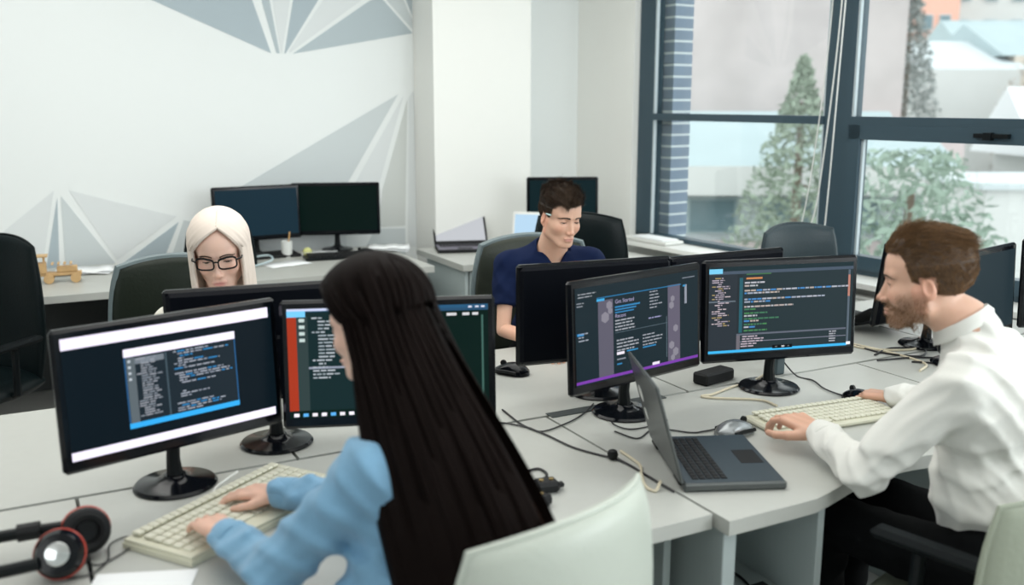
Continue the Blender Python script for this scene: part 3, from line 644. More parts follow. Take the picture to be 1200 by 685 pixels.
# headphones
hp = empty('headphones', (-.995, 1.83, .741), 0, 'black over-ear headphones with red-rimmed cups lying at the bottom left', 'headphones')
M_red = mat('red_rim', (.45, .05, .03), .35)
mb = MB(); mb.tube(spline([(.06, .06, .055), (-.02, .035, .052), (-.10, .01, .045), (-.17, -.05, .04), (-.17, -.10, .035), (-.10, -.105, .032), (-.02, -.085, .035), (.045, -.06, .04)], 6), [.011]*43, n=10); mb.build('headband', M_blk, hp)
MB().tube(spline([(.0, .042, .054), (-.035, .03, .052)], 6), .016, n=10).build('adjuster', M_rub, hp); MB().tube(spline([(-.03, -.088, .035), (-.07, -.098, .033)], 6), .015, n=10).build('adjuster', M_rub, hp)
for k, (x, y, z0, ax, rx) in enumerate([(.075, .055, .046, math.radians(30), 75), (.068, -.028, .042, math.radians(12), 245)]):
    T = TR(x, y, z0) @ RZ(ax) @ RX(math.radians(rx))
    c = MB().lathe([(.012, -.026), (.034, -.024), (.041, -.012), (.041, .006), (.036, .012)], None, T, n=30).build('ear_cup', M_gloss, hp)
    MB().lathe([(.0415, -.012), (.0435, -.008), (.0415, -.004)], None, T, n=30, cap=False).build('rim', M_red, c)
    MB().tube([(math.cos(a)*.030, math.sin(a)*.030, .015) for a in [2*PI*i/24 for i in range(24)]], .011, None, T, n=8, closed=True).build('ear_pad', M_rub, c)
    MB().lathe([(.018, -.0275), (.020, -.0265), (.019, -.025)], None, T, n=24).build('badge', M_chrome, c)
cable(D([(-.90, 1.86), (-.86, 1.84), (-.83, 1.90), (-.82, 1.96), (-.855, 1.97), (-.875, 1.93), (-.85, 1.86), (-.86, 1.80), (-.90, 1.78)]), .002, M_cable, 'thin headphone lead curling right of the headphones')

hp.scale = (1.18, 1.18, 1.18)
# ---- things on the far desks
def scaleblock(name, loc, rz, label, cat): return empty(name, loc, rz, label, cat)
toy = empty('wooden_model', (-2.47, 5.02, .741), .4, 'small plywood model vehicle on the far left desk', 'model')
for sx in (-.12, 0, .13):
    for sy in (-.05, .05): MB().lathe([(.008, -.006), (.026, -.006), (.026, .006), (.008, .006)], None, TR(sx, sy, .026) @ RX(PI/2), n=18).build('wheel', M_wood, toy)
box('chassis', (0, 0, .045), (.32, .06, .016), M_wood, toy, .002); box('body', (-.07, 0, .08), (.12, .07, .055), M_wood, toy, .003)
box('roof_rack', (-.07, 0, .145), (.14, .085, .008), M_wood, toy, .001); box('hood', (.09, 0, .07), (.10, .05, .03), M_wood, toy, .003)
for sx in (-.12, -.02):
    for sy in (-.03, .03): box('post', (sx, sy, .125), (.008, .008, .04), M_wood, toy, .001)
for k in range(4): box('slat', (.02+.03*k, 0, .10), (.012, .08, .006), M_wood, toy, .001)
def sheets(pos, rz, w_, d_, n, label, cr=.01):
    r = empty('paper_stack', pos, rz, label, 'papers'); rg = random.Random(n+int(pos[0]*10))
    for k in range(n):
        mb = MB(); N = 6; a = rg.uniform(-.15, .15); vs = []
        for i in range(N+1):
            for j in range(2): x = (i/N-.5)*w_; y = (j-.5)*d_; vs.append((x*math.cos(a)-y*math.sin(a), x*math.sin(a)+y*math.cos(a), .002+k*.004+cr*abs(math.sin(i*1.1+k))))
        mb.add(vs, [(2*i, 2*i+2, 2*i+3, 2*i+1) for i in range(N)]); o = mb.build('sheet', M_paper, r)
        so = o.modifiers.new('t', 'SOLIDIFY'); so.thickness = .001
    return r
sheets((-2.42, 5.33, .741), .3, .30, .21, 3, 'loose white papers behind the wooden model')
sheets((-1.34, 5.60, .741), .75, .26, .17, 1, 'white sheet lying in front of the pen cup', .002)
sheets((-1.22, 6.0, .741), .2, .22, .16, 2, 'white sheets under the left far monitor', .003)
sheets((-.80, 6.15, .741), .1, .26, .2, 5, 'crumpled pile of papers at the right end of the far desk', .012)
cup = empty('pen_cup', (-1.40, 5.88, .741), 0, 'clear white cup holding a wooden pencil on the far desk', 'cup')
MB().lathe([(.032, 0), (.036, .1), (.033, .1), (.03, .006)], n=20).build('cup', mat('frosted', (.70, .72, .70), .3), cup)
MB().tube([(0, 0, .01), (.02, .01, .155)], .004, n=6).build('pencil', mat('pencil_wood', (.65, .38, .15), .5), cup)
bl = empty('ball', (-1.27, 5.87, .741), 0, 'small yellow-green ball beside the pen cup', 'ball'); MB().lathe([(.03*math.sin(PI*i/12)+1e-4, .03-.03*math.cos(PI*i/12)) for i in range(13)], n=18).build('ball', mat('yellow_green', (.55, .56, .22), .5), bl); MB().lathe([(.0302, .028), (.0305, .030), (.0302, .032)], n=18, cap=False).build('seam', M_white, bl)
cable([(-1.62, 5.50, .746), (-1.55, 5.62, .775), (-1.46, 5.66, .785), (-1.42, 5.58, .77), (-1.50, 5.50, .748)], .006, mat('pale_blue', (.45, .55, .58), .3), 'thick pale blue cable loop beside the blonde woman\'s hair')
cable([(-.08, 5.98, .746), (-.06, 6.02, .80), (.0, 6.04, .82), (.03, 6.0, .76)], .004, M_white, 'thin white cable arch beside the white laptop')
# things on the sill
sl = empty('document_tray', tuple(wp(.95, -.06, ZB)), WA-PI/2, 'white tray with papers on the window sill', 'tray')
box('tray', (0, 0, .012), (.42, .16, .02), M_white, sl, .003); box('paper', (0.02, 0, .027), (.30, .14, .008), M_paper, sl, .001)
bx = empty('side_cabinet', (1.05, 6.05, 0), WA-PI/2, 'low white cabinet below the window sill', 'cabinet'); box('body', (-.0, -.18, .33), (1.3, .36, .66), M_white, bx, .004); box('top', (0, -.18, .672), (1.34, .38, .022), M_white, bx, .004)
for k in range(3): box('door', (-.43+.43*k, -.365, .34), (.41, .014, .60), M_white, bx, .003)
# ================================================================= CHAIRS
def cushion(w, h, t, curve=.0, wrap=.05, n=18, m=14, pw=5, T=None, lean=0, top_round=0):
    """padded slab in the x-z plane (front +y); rounded-rectangle outline, bulging faces"""
    mb = MB(); vs = []; F = []
    def pt(a, b, side):   # a,b in -1..1
        # superellipse mapping of square to rounded rect
        k = (1-.5*b*b*.28)**1; kk = (1-.5*a*a*.28)
        x = a*k*w/2; zz = b*kk*h/2
        e = max(0, (1-abs(a)**4)*(1-abs(b)**4))
        y = side*t/2*(e**.35)
        y += wrap*(a*a)+curve*math.sin(b*1.6)+lean*zz
        return (x, y, zz)
    for side in (1, -1):
        for j in range(m+1):
            for i in range(n+1): vs.append(pt(math.sin((2*i/n-1)*PI/2), math.sin((2*j/m-1)*PI/2), side))
    o = (n+1)*(m+1)
    for j in range(m):
        for i in range(n):
            q = (j*(n+1)+i, j*(n+1)+i+1, (j+1)*(n+1)+i+1, (j+1)*(n+1)+i)
            F.append(q[::-1]); F.append(tuple(o+k for k in q))
    mb.add(vs, F, None, T); return mb
def chair(loc, rz, label, leather=M_leb, edge=None, top=1.08, bw=.50, bh=.56, arm=M_blk, arms=True, seat_z=.47, armz=.66, armw=.27, back_y=-.24, wrap=.05, thick=.075):
    """facing +y; backrest at -y"""
    r = empty('office_chair', (loc[0], loc[1], 0), rz, label, 'chair')
    T = TR(0, back_y, top-bh/2) @ RX(math.radians(6))
    o = cushion(bw, bh, thick, curve=.015, wrap=wrap, T=T).build('backrest', leather, r, ang=70); 
    wd = o.modifiers.new('weld', 'WELD'); wd.merge_threshold = .0005
    # welt piping around the backrest
    ring = []
    for k in range(48):
        a = 2*PI*k/48; c, s_ = math.cos(a), math.sin(a); q = max(abs(c), abs(s_)); aa, bb = c/q, s_/q
        ring.append(((aa*(1-.14*bb*bb))*bw/2*1.0, wrap*aa*aa+.015*math.sin(bb*1.6), (bb*(1-.14*aa*aa))*bh/2))
    MB().tube(ring, .0065 if edge is None else .014, None, T, n=8, closed=True).build('edge_piping', edge or leather, r)
    if edge is not None:
        o2 = cushion(bw*.98, bh*.98, thick*.5, curve=.015, wrap=wrap, T=TR(0, -.02, 0) @ T).build('back_shell', edge, r, ang=70)
    o = cushion(.50, .48, .09, wrap=-.015, T=TR(0, 0, seat_z-.03) @ RX(PI/2)).build('seat', leather, r, ang=70)
    MB().tube([(0, back_y-.03, top-bh*.7), (0, back_y-.02, seat_z), (0, -.10, seat_z-.09), (0, 0, seat_z-.09)], .022, n=8).build('back_support', M_blk, r)
    MB().lathe([(.028, .12), (.028, seat_z-.10)], n=14).build('gas_lift', M_chrome, r)
    for k in range(5):
        a = 2*PI*k/5+.3; c, s_ = math.cos(a), math.sin(a)
        lg = MB().tube([(0, 0, .12), (c*.16, s_*.16, .10), (c*.30, s_*.30, .075)], [.03, .024, .018], n=8).build('base_leg', M_blk, r)
        MB().lathe([(.012, -.02), (.027, -.02), (.027, .02), (.012, .02)], None, TR(c*.30, s_*.30, .028) @ RZ(a+.6) @ RX(PI/2), n=14).build('caster', M_rub, lg)
    if arms:
        for s_ in (-1, 1):
            ar = MB().tube([(s_*(armw-.05), .02, seat_z-.06), (s_*armw, .03, seat_z-.04), (s_*armw, .02, armz-.03)], .016, n=8).build('arm_post', M_chrome if arm is None else M_blk, r)
            MB().box((s_*armw, .0, armz-.012), (.055, .27, .028), None, None, .012).build('arm_pad', mat('arm_pad_black', (.004, .006, .007), .6, spec=.1), ar)
    return r
chair((-2.42, 4.12), math.radians(165), 'tall black leather chair at the left edge of the photo', M_leb, top=1.09, bw=.50, bh=.72, arms=True, armz=.66)
chair((-1.25, 3.40), math.radians(180+8), 'dark olive leather chair with grey edge behind the blonde woman', M_lego, edge=M_pipe, top=1.105, bw=.50, bh=.55, wrap=.06)
chair((.14, 4.02), math.radians(180+15), 'grey-olive leather chair behind the young man in navy', M_legr, edge=M_pipe, top=1.10, bw=.54, bh=.55)
chair((.41, 5.15), math.radians(-20), 'black leather chair behind the young man\'s shoulder', M_leb, top=1.125, bw=.52, bh=.6, back_y=-.2)
chair((1.51, 4.55), math.radians(180+25), 'blue-black leather chair in front of the window', M_lebl, top=1.09, bw=.50, bh=.55, wrap=.06)
chair((-1.62, 5.28), math.radians(-160), 'black chair whose edge shows left of the blonde woman\'s hair', M_leb, top=.98, bw=.40, bh=.5)
chair((.02, 1.66), math.radians(46), 'cream leather chair the long-haired woman sits on', M_cream, top=1.0, bw=.53, bh=.50, back_y=-.16, wrap=.075, thick=.085, arms=False)
chair((1.145, 2.17), math.radians(40), 'cream and black armchair the bearded man sits on', mat('sage_leather', (.30, .33, .26), .42, bump=.2, bscale=70), top=.885, bw=.68, bh=.54, armz=.715, armw=.27, back_y=-.25, wrap=.11)
# carrier bag / cables under the front desk
cable([tuple(W(.10, -.72, .435)), tuple(W(.16, -.66, .44)), tuple(W(.22, -.70, .436)), tuple(W(.25, -.6, .436)), tuple(W(.2, -.55, .437))], .004, M_cable, 'black cable lying on the open shelf under the front desk')
plug = empty('power_plug', tuple(W(.235, -.71, .431)), .5, 'black plug at the end of the cable on the open shelf', 'plug'); box('body', (0, 0, .015), (.05, .03, .03), M_rub, plug, .006)
for s_ in (-.008, .008): MB().tube([(.025, s_, .015), (.042, s_, .015)], .0022, n=6).build('pin', M_chrome, plug)
# ================================================================= PEOPLE : distance-field bodies
def smin(a, b, k):
    if k <= 0: return np.minimum(a, b)
    h = np.clip(.5+.5*(b-a)/k, 0, 1); return b+(a-b)*h-k*h*(1-h)
def smax(a, b, k): return -smin(-a, -b, k)
def cap_(P, a, b, ra, rb):
    a = np.asarray(a, np.float32); b = np.asarray(b, np.float32); ab = b-a; L2 = float(ab@ab)+1e-9
    t = np.clip(((P-a)@ab)/L2, 0, 1); q = P-a-t[:, None]*ab
    return np.sqrt((q*q).sum(1))-(ra+(rb-ra)*t)
def ell_(P, c, r, R=None):
    q = P-np.asarray(c, np.float32)
    if R is not None: q = q@R
    r = np.asarray(r, np.float32); k0 = np.sqrt(((q/r)**2).sum(1)); k1 = np.sqrt(((q/(r*r))**2).sum(1))+1e-9
    return k0*(k0-1)/k1
def nets(fn, lo, hi, h):
    ax = [np.arange(lo[i], hi[i]+h, h, dtype=np.float32) for i in range(3)]; n = [len(a) for a in ax]
    G = np.stack(np.meshgrid(*ax, indexing='ij'), -1).reshape(-1, 3)
    if len(G) > 60000:                       # coarse pass first, then only the shell near the surface
        q = 4; axc = [a[::q] for a in ax]; Gc = np.stack(np.meshgrid(*axc, indexing='ij'), -1).reshape(-1, 3); Vc = fn(Gc).reshape([len(a) for a in axc])
        ii = [np.clip(np.round(np.arange(k)/q).astype(int), 0, len(axc[t])-1) for t, k in enumerate(n)]
        V = Vc[np.ix_(*ii)].astype(np.float32).ravel().copy(); near = np.nonzero(np.abs(V) < h*q*1.35+.004)[0]
        for i in range(0, len(near), 300000): V[near[i:i+300000]] = fn(G[near[i:i+300000]])
        V = V.reshape(n)
    else: V = fn(G).reshape(n)
    S = V < 0; nx, ny, nz = [k-1 for k in n]
    c = np.zeros((nx, ny, nz), np.int8)
    for i in (0, 1):
        for j in (0, 1):
            for k in (0, 1): c += S[i:nx+i, j:ny+j, k:nz+k]
    act = (c > 0) & (c < 8); I, J, K = np.nonzero(act); idx = -np.ones(act.shape, np.int64); idx[I, J, K] = np.arange(len(I))
    acc = np.zeros((len(I), 3)); cnt = np.zeros(len(I))
    for d in range(3):
        e = [0, 0, 0]; e[d] = 1; o1, o2 = [x for x in range(3) if x != d]
        for p in (0, 1):
            for q in (0, 1):
                s = [0, 0, 0]; s[o1] = p; s[o2] = q
                a = V[I+s[0], J+s[1], K+s[2]]; b = V[I+s[0]+e[0], J+s[1]+e[1], K+s[2]+e[2]]
                m = (a < 0) != (b < 0); t = np.where(m, a/(a-b+1e-12), 0)
                pos = np.zeros((len(I), 3)); pos[:, o1] = p; pos[:, o2] = q; pos[:, d] = t
                acc += pos*m[:, None]; cnt += m
    vs = (np.stack([I, J, K], 1)+acc/cnt[:, None])*h+np.array(lo)
    F = []
    for d in range(3):
        o1, o2 = [(1, 2), (2, 0), (0, 1)][d]
        sl0 = [slice(None)]*3; sl1 = [slice(None)]*3; sl0[d] = slice(0, -1); sl1[d] = slice(1, None)
        a = S[tuple(sl0)]; b = S[tuple(sl1)]; E_ = np.nonzero(a != b); X = np.stack(E_, 1)
        ok = (X[:, o1] > 0) & (X[:, o2] > 0) & (X[:, o1] < act.shape[o1]) & (X[:, o2] < act.shape[o2]); X = X[ok]
        ins = a[X[:, 0], X[:, 1], X[:, 2]]
        def g(p, q):
            Y = X.copy(); Y[:, o1] -= p; Y[:, o2] -= q; return idx[Y[:, 0], Y[:, 1], Y[:, 2]]
        Q = np.stack([g(1, 1), g(0, 1), g(0, 0), g(1, 0)], 1); Q[~ins] = Q[~ins][:, ::-1]; F.append(Q)
    return vs.astype(np.float32), np.concatenate(F)
def npmesh(name, vs, fs, m, parent=None, col=None, off=None, smooth=True):
    if off is not None: vs = vs-np.asarray(off, np.float32)
    me = bpy.data.meshes.new(name); k = fs.shape[1]
    me.vertices.add(len(vs)); me.vertices.foreach_set('co', np.ascontiguousarray(vs, np.float32).ravel())
    me.loops.add(len(fs)*k); me.loops.foreach_set('vertex_index', np.ascontiguousarray(fs, np.int32).ravel())
    me.polygons.add(len(fs)); me.polygons.foreach_set('loop_start', np.arange(0, len(fs)*k, k, dtype=np.int32))
    if col is not None:
        a = me.color_attributes.new('Col', 'FLOAT_COLOR', 'POINT'); a.data.foreach_set('color', np.concatenate([col, np.ones((len(col), 1))], 1).astype(np.float32).ravel())
    me.update(calc_edges=True); me.validate()
    if smooth: me.polygons.foreach_set('use_smooth', [True]*len(me.polygons))
    me.materials.append(m); return link(bpy.data.objects.new(name, me), parent)
def strands(name, P, r, m, parent, off=None, taper=.35):
    """P: (n,k,3) polylines -> three-sided tubes in one mesh"""
    n, k, _ = P.shape; T = np.gradient(P, axis=1); T /= np.linalg.norm(T, axis=2, keepdims=True)+1e-9
    U = np.cross(T, np.array([.3, .2, .93])); U /= np.linalg.norm(U, axis=2, keepdims=True)+1e-9; B = np.cross(T, U)
    R = (r*(1-(1-taper)*np.linspace(0, 1, k)**2))[None, :, None]
    ring = [P+R*(math.cos(a)*U+math.sin(a)*B) for a in (0, 2*PI/3, 4*PI/3)]
    V = np.stack(ring, 2).reshape(-1, 3)
    base = (np.arange(n)[:, None]*k+np.arange(k-1)[None])[..., None]*3
    F = np.concatenate([np.stack([base[..., 0]+j, base[..., 0]+(j+1) % 3, base[..., 0]+3+(j+1) % 3, base[..., 0]+3+j], -1).reshape(-1, 4) for j in range(3)])
    return npmesh(name, V, F, m, parent, off=off)
def nrm(v): v = np.asarray(v, float); return v/np.linalg.norm(v)
def hairmat(name, c1, c2, rough=.45, spec=.25):
    m = mat(name, c1, rough, var=0); n = m.node_tree.nodes; L = m.node_tree.links; b = n['Principled BSDF']
    g = n.new('ShaderNodeNewGeometry'); r = n.new('ShaderNodeValToRGB'); r.color_ramp.elements[0].color = (*c1, 1); r.color_ramp.elements[1].color = (*c2, 1)
    L.new(g.outputs['Random Per Island'], r.inputs[0]); L.new(r.outputs[0], b.inputs['Base Color']); b.inputs['Specular IOR Level'].default_value = spec; return m

# ---- head: local frame  +y face, +z up, origin between the eyes' level and the skull centre
def head_frame(pos, facing, pitch, roll=0, scale=1.0):
    f = nrm([facing[0], facing[1], 0]); yaw = math.atan2(f[1], f[0])-PI/2
    M = TR(*pos) @ RZ(yaw) @ RX(-math.radians(pitch)) @ RY(math.radians(roll)) @ Matrix.Scale(scale, 4); return M
def head_sdf(o):
    jw, ns, eo, fem = o.get('jaw', 1), o.get('nose', 1), o.get('eye', .3), o.get('fem', 0)
    def f(P):
        A = np.abs(P[:, 0:1]); Q = np.concatenate([A, P[:, 1:]], 1)       # mirrored
        d = ell_(P, (0, -.014, .036), (.0745, .097, .082))
        d = smin(d, ell_(P, (0, .020, .034), (.063, .063, .064)), .02)     # forehead
        d = smin(d, ell_(P, (0, .020, -.034), (.0605*jw, .0605, .066)), .024)
        d = smin(d, cap_(Q, (.060*jw, .012, -.018), (.052*jw, .006, -.058), .012, .014), .026)   # cheek side
        d = smin(d, cap_(Q, (.051*jw, .002, -.060), (.019, .059, -.094), .016, .018), .024)   # jaw line
        d = smin(d, ell_(P, (0, .069, -.097), (.020*jw, .0175, .0165)), .014)  # chin
        d = smin(d, ell_(Q, (.036, .050, -.028), (.025, .0265, .024)), .022)  # cheekbone
        d = smin(d, cap_(Q, (.010, .0795, .019), (.044, .064, .021), .0080-.0025*fem, .0075), .014)  # brow
        d = smax(d, -ell_(Q, (.0315, .090, .0005), (.0185, .0145, .0115)), .010)   # sockets
        d = smin(d, ell_(Q, (.0315, .0645, -.001), (.0150, .0150, .0140)), .0035)  # lids
        d = smax(d, -ell_(Q, (.0318, .0805, -.0040), (.0128, .0100, .0008+.0052*eo)), .0012)
        d = smin(d, cap_(P, (0, .068, .002), (0, .078, -.040), .0095, .0150), .012)   # nose walls
        d = smin(d, cap_(P, (0, .0785, .008), (0, .0955+.0022*ns, -.036), .0055, .0075), .008)
        d = smin(d, ell_(P, (0, .0965+.0034*ns, -.0405), (.0092, .0095, .0080)), .006)
        d = smin(d, ell_(Q, (.0115, .0905+.001*ns, -.0440), (.0060, .0088, .0060)), .005)
        d = smax(d, -ell_(Q, (.0060, .0950+.001*ns, -.0515), (.0032, .0050, .0026)), .0025)
        d = smin(d, ell_(P, (0, .068, -.070), (.026, .0215, .020)), .014)
        d = smin(d, ell_(Q, (.0075, .0868, -.0668), (.0160, .0062, .0046)), .0045)
        d = smin(d, ell_(P, (0, .0868, -.0762), (.0180, .0066, .0054)), .0045)
        d = smax(d, -ell_(P, (0, .0965, -.0714), (.0245, .0085, .0011)), .002)
        d = smax(d, -ell_(P, (0, .0935, -.0570), (.0032, .0055, .0055)), .005)
        d = smax(d, -ell_(P, (0, .0925, -.0865), (.014, .006, .0040)), .006)
        e = ell_(Q, (.0745, -.012, -.010), (.0065, .0155, .0275), EAR_R)
        e = smin(e, ell_(Q, (.0715, -.004, -.034), (.0055, .008, .010)), .006)
        e = smax(e, -ell_(Q, (.0815, -.010, -.006), (.0070, .0090, .0175), EAR_R), .003)
        d = smin(d, e, .005)
        for (a, b, ra, rb, k) in o['neck']: d = smin(d, cap_(P, a, b, ra, rb), k)
        return d
    return f
def surf_y(f, X, Z, y0=.03, y1=.125):
    lo = np.full(X.shape, y0); hi = np.full(X.shape, y1)
    for _ in range(12):
        mid = (lo+hi)/2; ins = f(np.stack([X, mid, Z], -1).reshape(-1, 3).astype(np.float32)).reshape(X.shape) < 0; lo = np.where(ins, mid, lo); hi = np.where(ins, hi, mid)
    return lo
EAR_R = np.array(Matrix.Rotation(math.radians(-12), 3, 'X') @ Matrix.Rotation(math.radians(-14), 3, 'Z')).astype(np.float32)
def ss(a, b, x): t = np.clip((x-a)/(b-a), 0, 1); return t*t*(3-2*t)
def head_col(V, base, lip, beard=None, bd=0, brow=None):
    n = len(V); C = np.tile(np.array(base, float), (n, 1)); x, y, z = V.T; ax = np.abs(x)
    def mixc(c, w): nonlocal C; w = np.clip(w, 0, 1)[:, None]; C = C*(1-w)+np.array(c)*w
    red = np.array(base)*np.array([1.04, .80, .76])
    mixc(red, .5*np.exp(-(((ax-.042)/.018)**2+((z+.03)/.018)**2))*(y > .02)); mixc(red, .5*np.exp(-((ax/.014)**2+((z+.043)/.010)**2))*(y > .08)); mixc(red, .55*(ax > .071))
    w = np.exp(-((ax/.021)**4+((z+.0712)/(.0078))**4))*(y > .078); mixc(lip, w*.85)
    mixc(np.array(base)*np.array([.62, .5, .48]), .45*np.exp(-(((ax-.0315)/.017)**2+((z-.004)/.009)**2))*(y > .055))
    if beard is not None:
        nz = .5+.5*np.sin(x*900+np.sin(z*700)*2)*np.sin(z*850+y*600)
        cz = ss(-.035, -.062, z+.25*(ax-.045))*ss(-.018, .004, y)               # lower face
        cz = np.maximum(cz, ss(.068, .056, y)*ss(-.02, .0, y)*ss(-.01, -.045, z)*ss(.045, .055, ax)*.9)
        cz = np.maximum(cz, ss(-.054, -.059, z)*ss(.03, .022, ax)*(y > .075)*.8)
        cz = cz*(1-np.clip(w*1.3, 0, 1))*ss(-.135, -.108, z)
        cz *= 1-.85*np.exp(-(((ax-.045)/.015)**2+((z+.035)/.02)**2))
        mixc(beard, cz*bd*(.75+.25*nz))
    return C
def person(label, loc, cat='person'): return empty('person', loc, 0, label, cat)
def hand(wrist, elbow, fdir, up, thumb, curl=(18, 28, 20), s=1.0, spread=1.0, th=(.0, 0)):
    """returns list of capsule prims; thumb=+1/-1 side along (up x f)"""
    f = nrm(fdir); u = nrm(np.array(up)-np.dot(up, f)*f); sd = np.cross(u, f)*thumb; w_ = np.array(wrist, float)
    def L(a, b, c): return w_+(f*a+sd*b+u*c)*s
    pr = [(tuple(w_), tuple(elbow), .0255*s, .029*s, .012)]
    ks = [(.088, .030), (.092, .010), (.088, -.010), (.080, -.028)]; lens = [.072, .080, .074, .058]; rad = [.0083, .0085, .0080, .0070]
    for (kx, ky), ln, r in zip(ks, lens, rad):
        pr.append((L(.008, ky*.55, 0), L(kx, ky, .002), .0135*s, .0105*s, .012))
        p = np.array([kx, ky, .002]); a = 0; az = ky*1.5*spread
        for seg, c, rr in zip((.45, .30, .25), curl, (1, .93, .84)):
            a += math.radians(c); q = p+ln*seg*np.array([math.cos(a)*math.cos(az), math.sin(az)*math.cos(a), -math.sin(a)])
            pr.append((L(*p), L(*q), r*rr*s, r*rr*.93*s, .003)); p = q
    t0, t1, t2, t3 = (.012, .020, -.006), (.045, .046+th[0], -.014), (.074, .056+th[0], -.018+th[1]), (.096, .056+th[0], -.022+th[1])
    pr += [(L(*t0), L(*t1), .0135*s, .0115*s, .010), (L(*t1), L(*t2), .0105*s, .0095*s, .004), (L(*t2), L(*t3), .0095*s, .0078*s, .003)]
    return pr, [(L(*t3), f)]
def prims_sdf(pr):
    def f(P):
        d = None
        for a, b, ra, rb, k in pr:
            c = cap_(P, a, b, ra, rb); d = c if d is None else smin(d, c, k)
        return d
    return f
def bounds(pr, m=.02):
    A = np.array([p for q in pr for p in (q[0], q[1])]); r = max(max(q[2], q[3]) for q in pr)+m; return A.min(0)-r, A.max(0)+r
def wrinkle(P, amp, f=1.0, seed=0):
    a = P*f; s = seed
    w1 = np.sin(a[:, 0]*23+5*np.sin(a[:, 2]*9+s)+a[:, 1]*17+s); w2 = np.sin(a[:, 2]*41+4*np.sin(a[:, 0]*13+s*2)+a[:, 1]*11); w3 = np.sin(a[:, 1]*37-a[:, 0]*29+3*np.sin(a[:, 2]*17+s))
    return amp*((1-w1*w1)**2*.8+(1-w2*w2)**2*.5+(1-w3*w3)**2*.4-.6)
def build_person(label, root, H, hopt, skin, lip, arms, torso, neck_base, cloth_m, pants_m, sleeve=1.0, open_neck=None, seed=1, folds=.006, cth=.012, shoe=True, hands=True, collar=None, fold_dir=None, beard=None, bd=0, knees=None, feet=None):
    """torso: dict(neck, chest, waist, pelvis, sl, sr) world points; arms: list of dict(sh, el, wr, f, up, thumb, curl)"""
    r = person(label, root); off = root
    Hi = H.inverted(); sc = H.to_scale()[0]
    nb = Hi @ Vector(neck_base); nb2 = Hi @ (Vector(neck_base)+(Vector(neck_base)-H.translation)*.35)
    hopt['neck'] = [((0, -.022, -.055), tuple(nb), hopt.get('nr', .054), hopt.get('nr', .054)*1.06, .02), (tuple(nb), tuple(nb2), hopt.get('nr', .054)*1.06, .07, .03)]
    V, F = nets(head_sdf(hopt), (-.10, -.125, -.20), (.10, .125, .13), .0019)
    C = head_col(V, skin, lip, beard, bd)
    Wm = np.array(H); V = V@Wm[:3, :3].T+Wm[:3, 3]; Vs, Fs, Cs = [V], [F], [C]
    n = len(V)
    for a in arms:
        pr, tips = hand(a['wr'], np.array(a['wr'])+(np.array(a['el'])-np.array(a['wr']))*(.9 if sleeve < .5 else .35), a['f'], a['up'], a['thumb'], a.get('curl', (18, 28, 20)), a.get('s', 1), a.get('spread', 1), a.get('th', (0, 0)))
        lo, hi = bounds(pr, .01); v, fc = nets(prims_sdf(pr), lo, hi, .0024 if sleeve > .5 else .0032)
        c = np.tile(np.array(skin, float), (len(v), 1)); nz = .5+.5*np.sin(v[:, 0]*160+v[:, 1]*120); c *= (1-.08*nz[:, None])*np.array([1.02, .97, .95])
        Vs.append(v); Fs.append(fc+n); Cs.append(c); n += len(v); a['prims'] = pr
    # torso core and legs
    T = torso; rs = T.get('rs', 1); tp = [(T['neck'], T['chest'], .07*rs, .125*rs, .05), (T['chest'], T['waist'], .125*rs, .115*rs, .05), (T['waist'], T['pelvis'], .115*rs, .13*rs, .05),
        (T['sl'], T['sr'], .055, .055, .06)]
    tp = [(np.array(a, float), np.array(b, float), ra, rb, k) for a, b, ra, rb, k in tp]
    side = nrm(np.array(T['sr'])-np.array(T['sl'])); wd = T.get('width', .10)
    def wide(s_):  # broaden the trunk sideways
        return [(np.array(T['chest'])-side*wd*.72, np.array(T['chest'])+side*wd*.72, .105*s_, .105*s_, .06), (np.array(T['waist'])-side*wd*.45, np.array(T['waist'])+side*wd*.45, .10*s_, .10*s_, .05)]
    core = tp+wide(.97*rs)
    up = [(np.array(a['sh'], float), np.array(a['el'], float), .050, .040, .03) for a in arms]
    fo = [(np.array(a['el'], float), np.array(a['wr'], float), .040, .028, .02) for a in arms]
    def shrink(L, s_): return [(a, b, ra-s_, rb-s_, k) for a, b, ra, rb, k in L]
    body = shrink(core, .014)+shrink(up, .012)
    lo, hi = bounds(body); v, fc = nets(prims_sdf(body), lo, hi, .008); Vs.append(v); Fs.append(fc+n); Cs.append(np.tile(np.array(skin, float), (len(v), 1))); n += len(v)
    npmesh('body', np.concatenate(Vs), np.concatenate(Fs), M_skin, r, col=np.concatenate(Cs), off=off)
    # shirt
    cl = core+[(a, b, ra+cth*.6, rb+cth*.6, k) for a, b, ra, rb, k in up]
    if sleeve > .5: cl += [(a, np.array(a)+(np.array(b)-np.array(a))*.93, ra+cth*.5, rb+cth*.55, k) for a, b, ra, rb, k in fo]
    base = prims_sdf(cl); nbv = np.array(neck_base, float); hc = np.array(H.translation)
    def cf(P):
        d = base(P)-wrinkle(P, folds, 1.0, seed)
        if sleeve < .5:
            for a in arms:
                s_ = np.array(a['sh'], float); e_ = np.array(a['el'], float); ax_ = nrm(e_-s_); L_ = np.linalg.norm(e_-s_)
                cut = (P-s_)@ax_-L_*.62; near = cap_(P, s_, e_, .075, .065)
                d = np.where(near < 0.02, smax(d, cut.astype(np.float32), .004), d)
        if open_neck: d = open_neck(P, d)
        return d
    lo, hi = bounds(cl, .02); v, fc = nets(cf, lo, hi, .0058)
    so = npmesh('shirt', v, fc, cloth_m, r, off=off)
